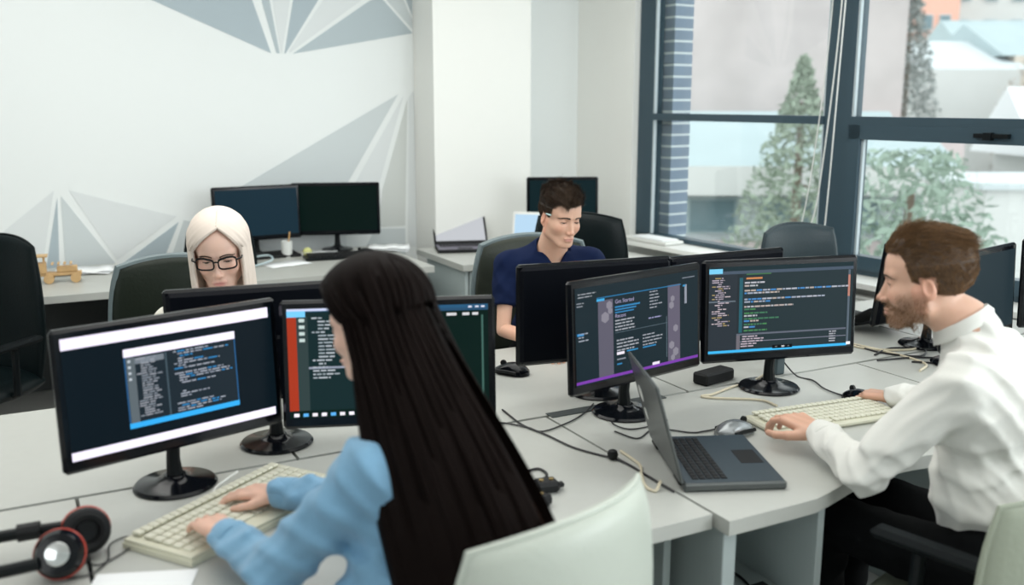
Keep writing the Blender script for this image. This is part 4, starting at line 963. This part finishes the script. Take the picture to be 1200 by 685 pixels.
    if sleeve > .5:
        for a in arms:
            wv = Vector(a['wr']); ev = Vector(a['el']); ax_ = (ev-wv).normalized(); q = MB(); Lo = Vector(off)
            c0 = wv+ax_*.0; q.tube([c0-ax_*.006-Lo, c0+ax_*.0-Lo, c0+ax_*.045-Lo, c0+ax_*.05-Lo], [.031, .0355, .0385, .036], n=22); q.build('cuff', cloth_m, r, ang=80)
    # trousers and shoes
    pv = np.array(T['pelvis'], float); f = nrm(T['f']+(0,)); leg = []
    s2 = np.array([side[0], side[1], 0]); s2 /= np.linalg.norm(s2); kn = []
    for k, s_ in enumerate((-1, 1)):
        h_ = pv+s2*s_*.085+np.array([0, 0, -.03]); knp = np.array(knees[k]) if knees else pv+s2*s_*.12+f*.43+np.array([0, 0, .0]); ft = np.array([*(knp[:2]+f[:2]*(.02 if not feet else feet)), .09])
        leg += [(h_, knp, .092, .066, .03), (knp, ft, .066, .042, .02)]; kn.append((knp, ft))
    leg.append((pv-s2*.07, pv+s2*.07, .125, .125, .05))
    lo, hi = bounds(leg); fn = prims_sdf(leg); v, fc = nets(lambda P: fn(P)-wrinkle(P, .005, 1, seed+3), lo, hi, .010); npmesh('trousers', v, fc, pants_m, r, off=off)
    for knp, ft in kn:
        a = math.atan2(f[1], f[0])-PI/2; T_ = TR(*(Vector(ft)-Vector(off))) @ RZ(a)
        mb = MB(); n_ = 12; vs = []; Fq = []
        for i in range(n_+1):
            t = i/n_; y = -.07+.27*t; wd_ = .045*(1-.25*abs(2*t-1)**3)*(.85 if t < .4 else 1); hz = (.085 if t < .35 else .085-.05*ss(.35, .9, t)); e = math.sqrt(max(.02, 1-abs(2*t-1)**6))
            for j in range(9): b_ = PI*j/8; vs.append((math.cos(b_)*wd_*e, y, -.088+math.sin(b_)*hz*e))
        for i in range(n_):
            for j in range(8): Fq.append((i*9+j, i*9+j+1, (i+1)*9+j+1, (i+1)*9+j))
            Fq.append((i*9+8, i*9, (i+1)*9, (i+1)*9+8))
        mb.add(vs, Fq, None, T_); mb.build('shoe', M_blk, r, ang=80)
    # eyes
    M_eye = mat('eye_white', (.72, .70, .68), .15); M_iris = mat('iris', (.10, .09, .06), .1)
    for s_ in (-1, 1):
        q = MB(); prof = [(.0127*math.sin(PI*i/14)+1e-5, -.0127*math.cos(PI*i/14)) for i in range(15)]; G = TR(*(-Vector(off))) @ H @ TR(s_*.0315, .0640, -.0025) @ RX(math.radians(-hopt.get('gaze', 10))) @ RX(-PI/2)
        eye = MB().lathe(prof, M_eye, G, n=20, cap=False).build('eye', None, r, ang=90); MB().lathe([(.0062*math.sin(PI*i/10*.5)*1.0+1e-5, .0131-.0016*(i/10)**2) for i in range(11)], M_iris, G, n=18, cap=False).build('iris', None, eye, ang=90)
    return r
def loc_strands(name, P, rad, m, r, H, off, taper=.35):
    Wm = np.array(H); Q = P@Wm[:3, :3].T+Wm[:3, 3]; return strands(name, Q, rad, m, r, off=off, taper=taper)
def brows(r, H, off, m, opt, n=150, thick=.0046, arch=.003, zoff=.0, lash=True):
    rg = np.random.default_rng(3); out = []; f = head_sdf(dict(opt, neck=[]))
    for s_ in (-1, 1):
        t = rg.random(n); x = .011+.036*t; z = .0160+zoff+arch*np.sin(PI*t*.85)-.004*t**2+(rg.random(n)-.5)*thick*(1-.55*t)
        k = np.linspace(0, 1, 5)[None, :]; X = x[:, None]+k*.008; Z = z[:, None]+k*.008*(.35-.5*t[:, None]); Y = surf_y(f, X, Z)+.0006
        out.append(np.stack([s_*X, Y, Z], 2))
    loc_strands('eyebrows', np.concatenate(out), .0005, m, r, H, off)
    if lash:
        eo = opt.get('eye', .3); out = []; ks = np.linspace(0, 1, 10)
        for s_ in (-1, 1):
            for dz in (0, .0007):
                X = .0195+.0245*ks; c_ = (X-.0318)/.0128; Z = -.0040+(.0010+.0052*eo)*np.sqrt(np.clip(1-c_**2, 0, 1))+dz+.0006; Y = surf_y(f, X, Z)+.0009
                out.append(np.stack([s_*X, Y, Z], 1)[None])
        loc_strands('eyelashes', np.concatenate(out), .00085, MT.get('lash_dark') or mat('lash_dark', (.012, .008, .006), .6), r, H, off, taper=.6)
# ---- scalp for short hair
SCc = np.array([0, -.014, .036]); SCr = np.array([.0745, .097, .082])
def hair_mask(D, hl):
    """D on the scalp ellipsoid (local points); >0 inside the hair region; hl = hairline height at the front"""
    x, y, z = D.T; ax = np.abs(x)
    line = np.where(y > .030, hl-.35*(ax/.06)**3*.03, 0)+0*x
    t = np.clip((y+.035)/.065, 0, 1)
    side = -.048+(.0-(-.048))*ss(0, .45, t)                      # nape to above the ear
    side = np.where(y > -.006, -.012+(y+.006)*.6, side)          # sideburn
    front = hl*np.ones_like(x)
    k = ss(.018, .052, y); ln = side*(1-k)+front*k
    ear = ((ax > .055) & (np.abs(y+.010) < .018) & (z < .020))
    return np.where(ear, z-.024, z-ln)
def short_hair(r, H, off, thick, comb, hl, m, mroot, n=9000, length=.02, seed=5, base_thick=.7, lift=.2, rad=.00042):
    rg = np.random.default_rng(seed)
    nu, nv = 120, 90
    th = np.linspace(0, 2*PI, nu, endpoint=False); ph = np.linspace(.01, PI-.01, nv); TH, PH = np.meshgrid(th, ph); Dn = np.stack([np.sin(PH)*np.cos(TH), np.sin(PH)*np.sin(TH), np.cos(PH)], -1).reshape(-1, 3)
    S_ = SCc+Dn*SCr; mk = ss(-.004, .008, hair_mask(S_, hl)); t_ = thick(S_)*base_thick
    cl = 1+.10*np.sin(S_[:, 0]*210+4*np.sin(S_[:, 1]*50))*np.sin(S_[:, 1]*120+3*np.sin(S_[:, 0]*60))
    V = SCc+Dn*(SCr+((mk*(t_*cl+.0025)-(1-mk)*.012)[:, None]))
    F = []
    for j in range(nv-1):
        i = np.arange(nu); F.append(np.stack([j*nu+i, (j+1)*nu+i, (j+1)*nu+(i+1) % nu, j*nu+(i+1) % nu], 1))
    Wm = np.array(H); npmesh('hair', V@Wm[:3, :3].T+Wm[:3, 3], np.concatenate(F), mroot, r, off=off)
    D = rg.normal(size=(n*3, 3)); D /= np.linalg.norm(D, axis=1)[:, None]; P = SCc+D*SCr; mk = hair_mask(P, hl)
    k_ = (mk > -.001+.004*rg.random(len(mk))); D, P = D[k_][:n], P[k_][:n]; N_ = D/SCr; N_ /= np.linalg.norm(N_, axis=1)[:, None]
    T_ = thick(P); c = comb(P); c = c-(c*N_).sum(1)[:, None]*N_; c /= np.linalg.norm(c, axis=1)[:, None]+1e-6
    c += rg.normal(size=c.shape)*.14+.18*np.sin(P[:, [1, 2, 0]]*190+np.sin(P[:, [2, 0, 1]]*120)*2); L_ = (T_*1.15+.004)*(length/.02)*(.7+.5*rg.random(len(P))); K = 6; ks = np.linspace(0, 1, K)
    pts = []
    lf = np.minimum(T_*.9, .03)
    for k in ks:
        pts.append(P+N_*((T_*base_thick*.95+.0022+lf*lift*k+.0012*math.sin(PI*k))[:, None])+c*((L_*k)[:, None]))
    return loc_strands('hair_strands', np.stack(pts, 1), rad, m, r, H, off)

# ================================================================= THE FOUR PEOPLE
SK1, SK2 = (.68, .405, .29), (.74, .47, .36)
denim = mat('light_denim', (.18, .36, .53), .85, bump=.25, bscale=260, var=.3, vscale=14, sheen=.2)
wshirt = mat('white_cotton', (.74, .74, .70), .85, bump=.1, bscale=300, sheen=.2)
navy = mat('navy_jersey', (.004, .011, .045), .85, bump=.12, bscale=300, spec=.15)
creamk = mat('cream_knit', (.72, .70, .62), .9, bump=.2, bscale=220)
blackc = mat('black_trousers', (.0025, .003, .0035), .9, bump=.1, bscale=200, spec=.1)
# ---- bearded man
H = head_frame((1.022, 2.325, 1.256), (-.90, .43), 6, 0, 1.04); OFF = (1.22, 2.10, 0)
T = dict(neck=(1.135, 2.290, 1.125), chest=(1.175, 2.24, .97), waist=(1.17, 2.21, .76), pelvis=(1.20, 2.16, .60), sl=(1.065, 2.155, 1.055), sr=(1.275, 2.42, 1.055), f=(-.65, .76), width=.13)
arms = [dict(sh=(1.05, 2.14, 1.045), el=(.865, 2.215, .80), wr=(.835, 2.475, .806), f=(-.50, .86, .12), up=(-.1, .05, 1), thumb=1, s=1.14, curl=(24, 32, 22), th=(.010, -.004)),
        dict(sh=(1.285, 2.44, 1.045), el=(1.33, 2.66, .82), wr=(1.19, 2.86, .785), f=(-.7, .75, -.12), up=(0, 0, 1), thumb=-1, curl=(18, 26, 20))]
nk = np.array([1.135, 2.295, 1.115])
man = build_person('bearded man in a white shirt and black trousers typing at the right', OFF, H, dict(jaw=1.03, nose=1.3, eye=.5, gaze=14, nr=.053), (.66, .40, .29), (.55, .25, .20), arms, T, (1.118, 2.30, 1.15), wshirt, blackc, seed=2, folds=.010, cth=.022, beard=(.13, .065, .028), bd=.6)
q = MB(); Lo = Vector(OFF)
def ringpts(c, ax_, rx, n=26, gap=None, dz=0, fdir=None):
    ax_ = Vector(ax_).normalized(); f_ = Vector(fdir); f_ = (f_-ax_*f_.dot(ax_)).normalized(); s_ = ax_.cross(f_); o = []
    for i in range(n+1):
        a = gap+(2*PI-2*gap)*i/n; o.append(Vector(c)+f_*(math.cos(a)*rx)+s_*(math.sin(a)*rx)+ax_*dz*(-math.cos(a)))
    return o
def collar(r, off, c, axd, fdir, rx, h_, m, gap=.35):
    ins = ringpts(c, axd, rx, gap=gap, dz=.012, fdir=fdir); ax_ = Vector(axd).normalized(); n = len(ins); vs = []; F = []; L_ = Vector(off); cc = Vector(c)
    for i, p in enumerate(ins):
        o_ = (p-cc).normalized(); t = i/(n-1); drop = .0+.018*abs(2*t-1)**6
        for v in (p-ax_*.018, p+ax_*h_, p+ax_*(h_+.003)+o_*.004, p+o_*.014-ax_*(.002+drop), p+o_*.010-ax_*.018): vs.append(tuple(v-L_))
    for i in range(n-1):
        for j in range(5): F.append((i*5+j, (i+1)*5+j, (i+1)*5+(j+1) % 5, i*5+(j+1) % 5))
    F += [tuple(range(5)), tuple((n-1)*5+j for j in range(5))[::-1]]
    return MB().add(vs, F).build('collar', m, r, ang=60)
collar(man, OFF, (1.112, 2.302, 1.152), (-.36, .19, .92), (-.8, .6, 0), .066, .012, wshirt)
hb = hairmat('brown_hair', (.06, .032, .016), (.30, .17, .08)); hbr = mat('brown_hair_root', (.06, .034, .019), .6)
def th_m(P):
    x, y, z = P.T; top = ss(.055, .10, z); return .0030+top*(.012+.012*ss(-.02, .07, y))
def cb_m(P):
    x, y, z = P.T; c = np.stack([.15*np.ones_like(x), -2.2*np.ones_like(x), 0*x], 1); low = z < .05; c[low] = [0, -.45, -1]; return c
short_hair(man, H, OFF, th_m, cb_m, .066, hb, hbr, n=15000, length=.022, lift=.15)
# raised quiff above the forehead
def quiff(r, H, off, m, n, x0, x1, back=.06, hgt=.030, fwd=.018, seed=9, L=.06, hl=.066):
    rg = np.random.default_rng(seed); t = rg.random(n); x = x0+(x1-x0)*rg.random(n); y0 = .078-.10*t-1.2*x*x/.08; k = np.linspace(0, 1, 8)[None, :]
    zz = SCc[2]+SCr[2]*np.sqrt(np.clip(1-((x-SCc[0])/SCr[0])**2-((y0-SCc[1])/SCr[1])**2, 0.02, 1))
    X = x[:, None]+.012*k*(rg.random(n)[:, None]-.3); Y = y0[:, None]+fwd*np.sin(PI*k*.55)*(1-t[:, None])-back*k**1.8*(.8+.3*rg.random(n)[:, None])
    Z = zz[:, None]+.002+(hgt*(1-.55*t[:, None]))*np.sin(PI*np.minimum(1, k*.75))*(.55+.5*rg.random(n)[:, None])-.5*np.maximum(0, -(Y+.02))*.35
    return loc_strands('hair_quiff', np.stack([X, Y, Z], 2), .0006, m, r, H, off)
quiff(man, H, OFF, hb, 8000, -.050, .050, hgt=.028, fwd=.032, back=.075)
brows(man, H, OFF, hbr, dict(jaw=1.03, nose=1.3, eye=.5), n=170)
def beard(r, H, off, m, n, seed=11, opt=None):
    rg = np.random.default_rng(seed); f = head_sdf(opt); D = rg.normal(size=(n*9, 3)); D /= np.linalg.norm(D, axis=1)[:, None]; c0 = np.array([0, .02, -.05]); D = D[(D[:, 1] > -.55)]
    lo = np.full(len(D), .02); hi = np.full(len(D), .11)
    for _ in range(14):
        mid = (lo+hi)/2; ins = f((c0+D*mid[:, None]).astype(np.float32)) < 0; lo = np.where(ins, mid, lo); hi = np.where(ins, hi, mid)
    P = c0+D*lo[:, None]; x, y, z = P.T; ax = np.abs(x)
    w = head_col(P, (0, 0, 0), (0, 0, 0), (1, 1, 1), 1)[:, 0]; k = (w > rg.random(len(w))*.8+.15); P, D = P[k][:n], D[k][:n]
    dn = D*.6+np.array([0, .15, -.8])+rg.normal(size=D.shape)*.25; dn /= np.linalg.norm(dn, axis=1)[:, None]; L_ = .004+.004*rg.random(len(P)); ks = np.linspace(0, 1, 3)
    return loc_strands('beard', np.stack([P+dn*(L_*q)[:, None] for q in ks], 1), .00035, m, r, H, off)
beard(man, H, OFF, hairmat('beard_hair', (.12, .06, .03), (.34, .2, .1)), 3000, opt=dict(jaw=1.03, nose=1.3, eye=.5, neck=[((0, -.022, -.055), (0, -.03, -.15), .056, .056, .02)]))

# ---- young man in navy
H = head_frame((.192, 3.77, 1.243), (.50, -.87), 12, -3, .97); OFF = (.16, 3.95, 0)
T = dict(neck=(.160, 3.86, 1.095), chest=(.155, 3.90, .965), waist=(.16, 3.96, .76), pelvis=(.16, 4.02, .58), sl=(.315, 3.91, 1.045), sr=(-.005, 3.84, 1.045), f=(.2, -.98), width=.13)
arms = [dict(sh=(.330, 3.91, 1.03), el=(.40, 3.76, .80), wr=(.32, 3.53, .79), f=(-.2, -.97, -.1), up=(0, 0, 1), thumb=-1),
        dict(sh=(-.02, 3.83, 1.03), el=(-.035, 3.73, .79), wr=(.12, 3.54, .79), f=(.3, -.95, -.1), up=(0, 0, 1), thumb=1)]
vdir = nrm([.25, -.95, 0]); vs_ = nrm([.95, .25, 0]); nk2 = np.array([.168, 3.83, 1.125])
def vneck(P, d):
    q = P-nk2; s_ = np.abs(q@vs_); f_ = q@vdir; z = q[:, 2]
    neckhole = np.sqrt(s_**2+(f_*.9)**2)-.068; neckhole = np.maximum(neckhole, -(z+.03))
    v = np.maximum(s_-(.062+(z+.0)*.62), -f_+.0).astype(np.float32); v = np.maximum(v, -(z+.095))
    return smax(d, -np.minimum(neckhole, v).astype(np.float32), .004)
young = build_person('dark-haired young man in a navy v-neck t-shirt looking down', OFF, H, dict(jaw=.99, nose=.8, eye=.2, gaze=26, nr=.051), (.72, .44, .32), (.60, .27, .22), arms, T, (.168, 3.835, 1.125), navy, blackc, sleeve=.3, open_neck=vneck, seed=5, folds=.006, cth=.012)
hd_ = hairmat('dark_brown_hair', (.022, .014, .010), (.10, .062, .038)); hdr = mat('dark_hair_root', (.026, .018, .013), .6)
def th_y(P):
    x, y, z = P.T; return .004+ss(.045, .09, z)*.020
def cb_y(P):
    x, y, z = P.T; c = np.stack([.5-x*3, .9+0*x, .15+0*x], 1); low = z < .045; c[low] = [0, .1, -1]; return c
short_hair(young, H, OFF, th_y, cb_y, .064, hd_, hdr, n=15000, length=.024, lift=.25, seed=8)
quiff(young, H, OFF, hd_, 3200, -.050, .050, back=.004, hgt=.017, fwd=.016, seed=19)
brows(young, H, OFF, hdr, dict(jaw=.99, nose=.8, eye=.2), n=260, thick=.0058)
ep = MB(); G = TR(*(-Vector(OFF))) @ H
ep.tube([(.080, .012, .016), (.076, .034, .018), (.074, .041, .018)], [.0035, .0045, .003], None, G, n=8); ep.build('earpiece', mat('silver_earpiece', (.5, .68, .68), .25, metal=.6), young)

# ---- blonde woman
H = head_frame((-.943, 3.05, 1.215), (.16, -.98), 14, 3, 1.03); OFF = (-1.0, 3.28, 0)
T = dict(neck=(-1.0, 3.19, 1.02), chest=(-1.01, 3.24, .90), waist=(-1.02, 3.30, .73), pelvis=(-1.03, 3.38, .58), sl=(-.86, 3.22, .955), sr=(-1.145, 3.165, .955), f=(.2, -.98), width=.09, rs=.88)
arms = [dict(sh=(-.85, 3.22, .945), el=(-.80, 3.06, .79), wr=(-.86, 2.90, .785), f=(-.25, -.95, -.1), up=(0, 0, 1), thumb=-1, s=.9),
        dict(sh=(-1.165, 3.16, .945), el=(-1.16, 3.0, .79), wr=(-1.03, 2.86, .785), f=(.3, -.95, -.1), up=(0, 0, 1), thumb=1, s=.9)]
blonde = build_person('blonde woman with black-framed glasses behind the left monitors', OFF, H, dict(jaw=.90, nose=0, eye=.3, gaze=20, fem=1, nr=.047), (.78, .52, .42), (.60, .24, .22), arms, T, (-.985, 3.165, 1.04), creamk, blackc, seed=7, folds=.004, cth=.012)
hbl = hairmat('blonde_hair', (.52, .39, .29), (.98, .91, .86), .42); hblr = mat('blonde_hair_base', (.76, .66, .58), .55)
def long_hair(r, H, off, m, mbase, f0, zend, n=3800, part=(-.004), grow=.010, wave=.004, lower=None, seed=4, rad=.0008, nseg=22, gapcurve=None, hroot=.09, thickb=.012, back_only=False):
    """two curtains falling from a parting; phi from the front edge (f0) to the back, t from root to tip"""
    rg = np.random.default_rng(seed)
    def surf(side, p, t, jr):
        # p 0..1 front->back, t 0..1 ; arrays
        yr = .062-.135*p; xr = part-side*.004
        rr = SCr+grow+jr
        zr = SCc[2]+rr[2] if np.ndim(rr) == 1 else SCc[2]+rr[:, 2]
        tt = np.clip(t/.42, 0, 1); fl = np.clip((t-.42)/.58, 0, 1)
        ph = np.radians(f0+(180-f0)*p)                                 # azimuth at the widest level
        # root direction on the ellipsoid
        rd = np.stack([np.full_like(yr, xr/.085), (yr-SCc[1])/(.107), 0*yr], -1); rz_ = np.sqrt(np.clip(1-rd[..., 0]**2-rd[..., 1]**2, .05, 1)); rd[..., 2] = rz_
        ed = np.stack([side*np.sin(ph), np.cos(ph), -.12*np.ones_like(ph)], -1); ed /= np.linalg.norm(ed, axis=-1, keepdims=True)
        dt = np.clip((rd*ed).sum(-1), -1, 1); om = np.arccos(dt); so = np.sin(om)+1e-5
        d = (np.sin((1-tt)*om)/so)[..., None]*rd+(np.sin(tt*om)/so)[..., None]*ed
        q = SCc+d*rr
        if lower is None:
            dz = fl*(zend-.03); q = q+np.stack([side*(-.006*fl), .012*fl*np.cos(ph), -abs(zend)*fl], -1)
        else: q = q+lower(side, p, fl, ph)
        return q
    out = []
    for side in (-1, 1):
        nu, nv = 40, 46; U, Vv = np.meshgrid(np.linspace(0, 1, nu), np.linspace(0, 1, nv)); q = surf(side, U.ravel(), Vv.ravel(), -.004)
        gr = .0022*np.sin(U.ravel()*95+np.sin(Vv.ravel()*5)*1.2)*np.clip(Vv.ravel()*3, 0, 1)
        ctr = q*0+np.array([0, -.02, 0]); ctr[:, 2] = q[:, 2]; nn = q-ctr; nn /= np.linalg.norm(nn, axis=1)[:, None]+1e-6; q = q+nn*gr[:, None]
        i, j = np.meshgrid(np.arange(nu-1), np.arange(nv-1)); a = (j*nu+i).ravel(); F = np.stack([a, a+1, a+nu+1, a+nu], 1)
        if side > 0: F = F[:, ::-1]
        out.append((q, F))
    V = np.concatenate([out[0][0], out[1][0]]); F = np.concatenate([out[0][1], out[1][1]+len(out[0][0])])
    Wm = np.array(H); o = npmesh('hair', V@Wm[:3, :3].T+Wm[:3, 3], F, mbase, r, off=off)
    so = o.modifiers.new('t', 'SOLIDIFY'); so.thickness = thickb; so.offset = -1
    P = []
    for side in (-1, 1):
        m_ = n//2; p = rg.random(m_)**1.05; j = (rg.random(m_)-.15)*.006; tend = .9+.1*rg.random(m_); clump = .012*np.sin(p*34+side); ww = rg.random(m_)*6
        L_ = []
        for k in range(nseg):
            t = k/(nseg-1)*tend; pk = np.clip(p+clump*.3*math.sin(k*.3)+.006*np.sin(k*.35+ww), 0, 1)
            L_.append(surf(side, pk, t, (j*min(1, k/3))[:, None]))
        P.append(np.stack(L_, 1))
    return loc_strands('hair_strands', np.concatenate(P), rad, m, r, H, off, taper=.6)
def low_b(side, p, fl, ph):
    return np.stack([side*(.004*np.sin(fl*3)-.004*fl), .022*fl*(np.cos(ph) > 0)+.0*ph+.02*fl, -.24*fl], -1)
long_hair(blonde, H, OFF, hbl, hblr, 52, .24, n=5200, part=-.012, grow=.013, lower=low_b)
brows(blonde, H, OFF, mat('brow_brown', (.06, .03, .018), .6), dict(jaw=.90, nose=0, eye=.3, fem=1), n=340, thick=.0044, arch=.005)
# glasses
g_ = MB(); G = TR(*(-Vector(OFF))) @ H; M_gl = mat('glasses_black', (.003, .003, .004), .3, spec=.2)
for s_ in (-1, 1):
    ring = []
    for k in range(32):
        a = 2*PI*k/32; c, sn = math.cos(a), math.sin(a); x = sgn(c)*abs(c)**.55*.0265; zz = sgn(sn)*abs(sn)**.6*.0175*(1.06 if sn > 0 else .94)
        ring.append((s_*(.0335+x), .099-.010*((.0335+x)/.06)**2, .0+zz-.003+(.003 if c > 0 and sn > 0 else 0)))
    g_.tube(ring, [.0026 if abs(math.sin(2*PI*k/32)) < .5 or math.sin(2*PI*k/32) < 0 else .0034 for k in range(32)], None, G, n=6, closed=True)
    g_.tube([(s_*.0605, .089, .006), (s_*.073, .075, .006), (s_*.0785, .0, .004), (s_*.078, -.015, -.008)], [.003, .0028, .0022, .002], None, G, n=6)
g_.tube([(-.0085, .0995, .004), (0, .1025, .007), (.0085, .0995, .004)], .0026, None, G, n=6)
g_.build('glasses', M_gl, blonde)

# ---- long-haired woman in denim
H = head_frame((-.280, 1.880, 1.248), (-.89, .45), 12, 0, .96); OFF = (-.06, 1.68, 0)
T = dict(neck=(-.195, 1.805, 1.075), chest=(-.205, 1.76, .955), waist=(-.215, 1.69, .76), pelvis=(-.10, 1.66, .58), sl=(-.255, 1.685, 1.02), sr=(-.13, 1.92, 1.01), f=(-.86, .5), width=.075, rs=.86)
arms = [dict(sh=(-.27, 1.67, 1.005), el=(-.455, 1.690, .805), wr=(-.598, 1.855, .805), f=(-.62, .76, -.06), up=(.05, 0, 1), thumb=-1, s=1.0, curl=(10, 22, 18), spread=.7),
        dict(sh=(-.14, 1.935, .995), el=(-.355, 2.02, .81), wr=(-.545, 2.085, .80), f=(-.94, .30, -.12), up=(0, 0, 1), thumb=1, s=.93, curl=(10, 18, 12))]
arms[0]['thumb'] = -1; arms[1]['thumb'] = 1
woman = build_person('woman with long dark hair in a light denim shirt, seen from behind', OFF, H, dict(jaw=.92, nose=.3, eye=.4, fem=1, nr=.046), (.76, .50, .39), (.60, .28, .25), arms, T, (-.19, 1.815, 1.09), denim, mat('dark_jeans', (.02, .03, .05), .8), seed=11, folds=.009, cth=.016)
collar(woman, OFF, (-.185, 1.81, 1.075), (-.2, .13, .97), (-.8, .6, 0), .062, .026, denim)
nm = mat('dark_nail_varnish', (.012, .008, .010), .2)
hdk = hairmat('near_black_hair', (.005, .003, .003), (.055, .022, .012), .42, .12); hdkr = mat('near_black_base', (.006, .0035, .003), .6, spec=.05)
def low_w(side, p, fl, ph):
    e = np.sin(PI/2*fl)**1.25
    x = side*(1-p)*(.012*np.sin(PI*fl)-.022*fl)-.165*e
    y = -(.125+.195*p)*e
    return np.stack([x, y, -.62*fl], -1)
long_hair(woman, H, OFF, hdk, hdkr, 84, .5, n=8000, part=.0, grow=.009, lower=low_w, seed=6, rad=.0007, nseg=26, thickb=.03)
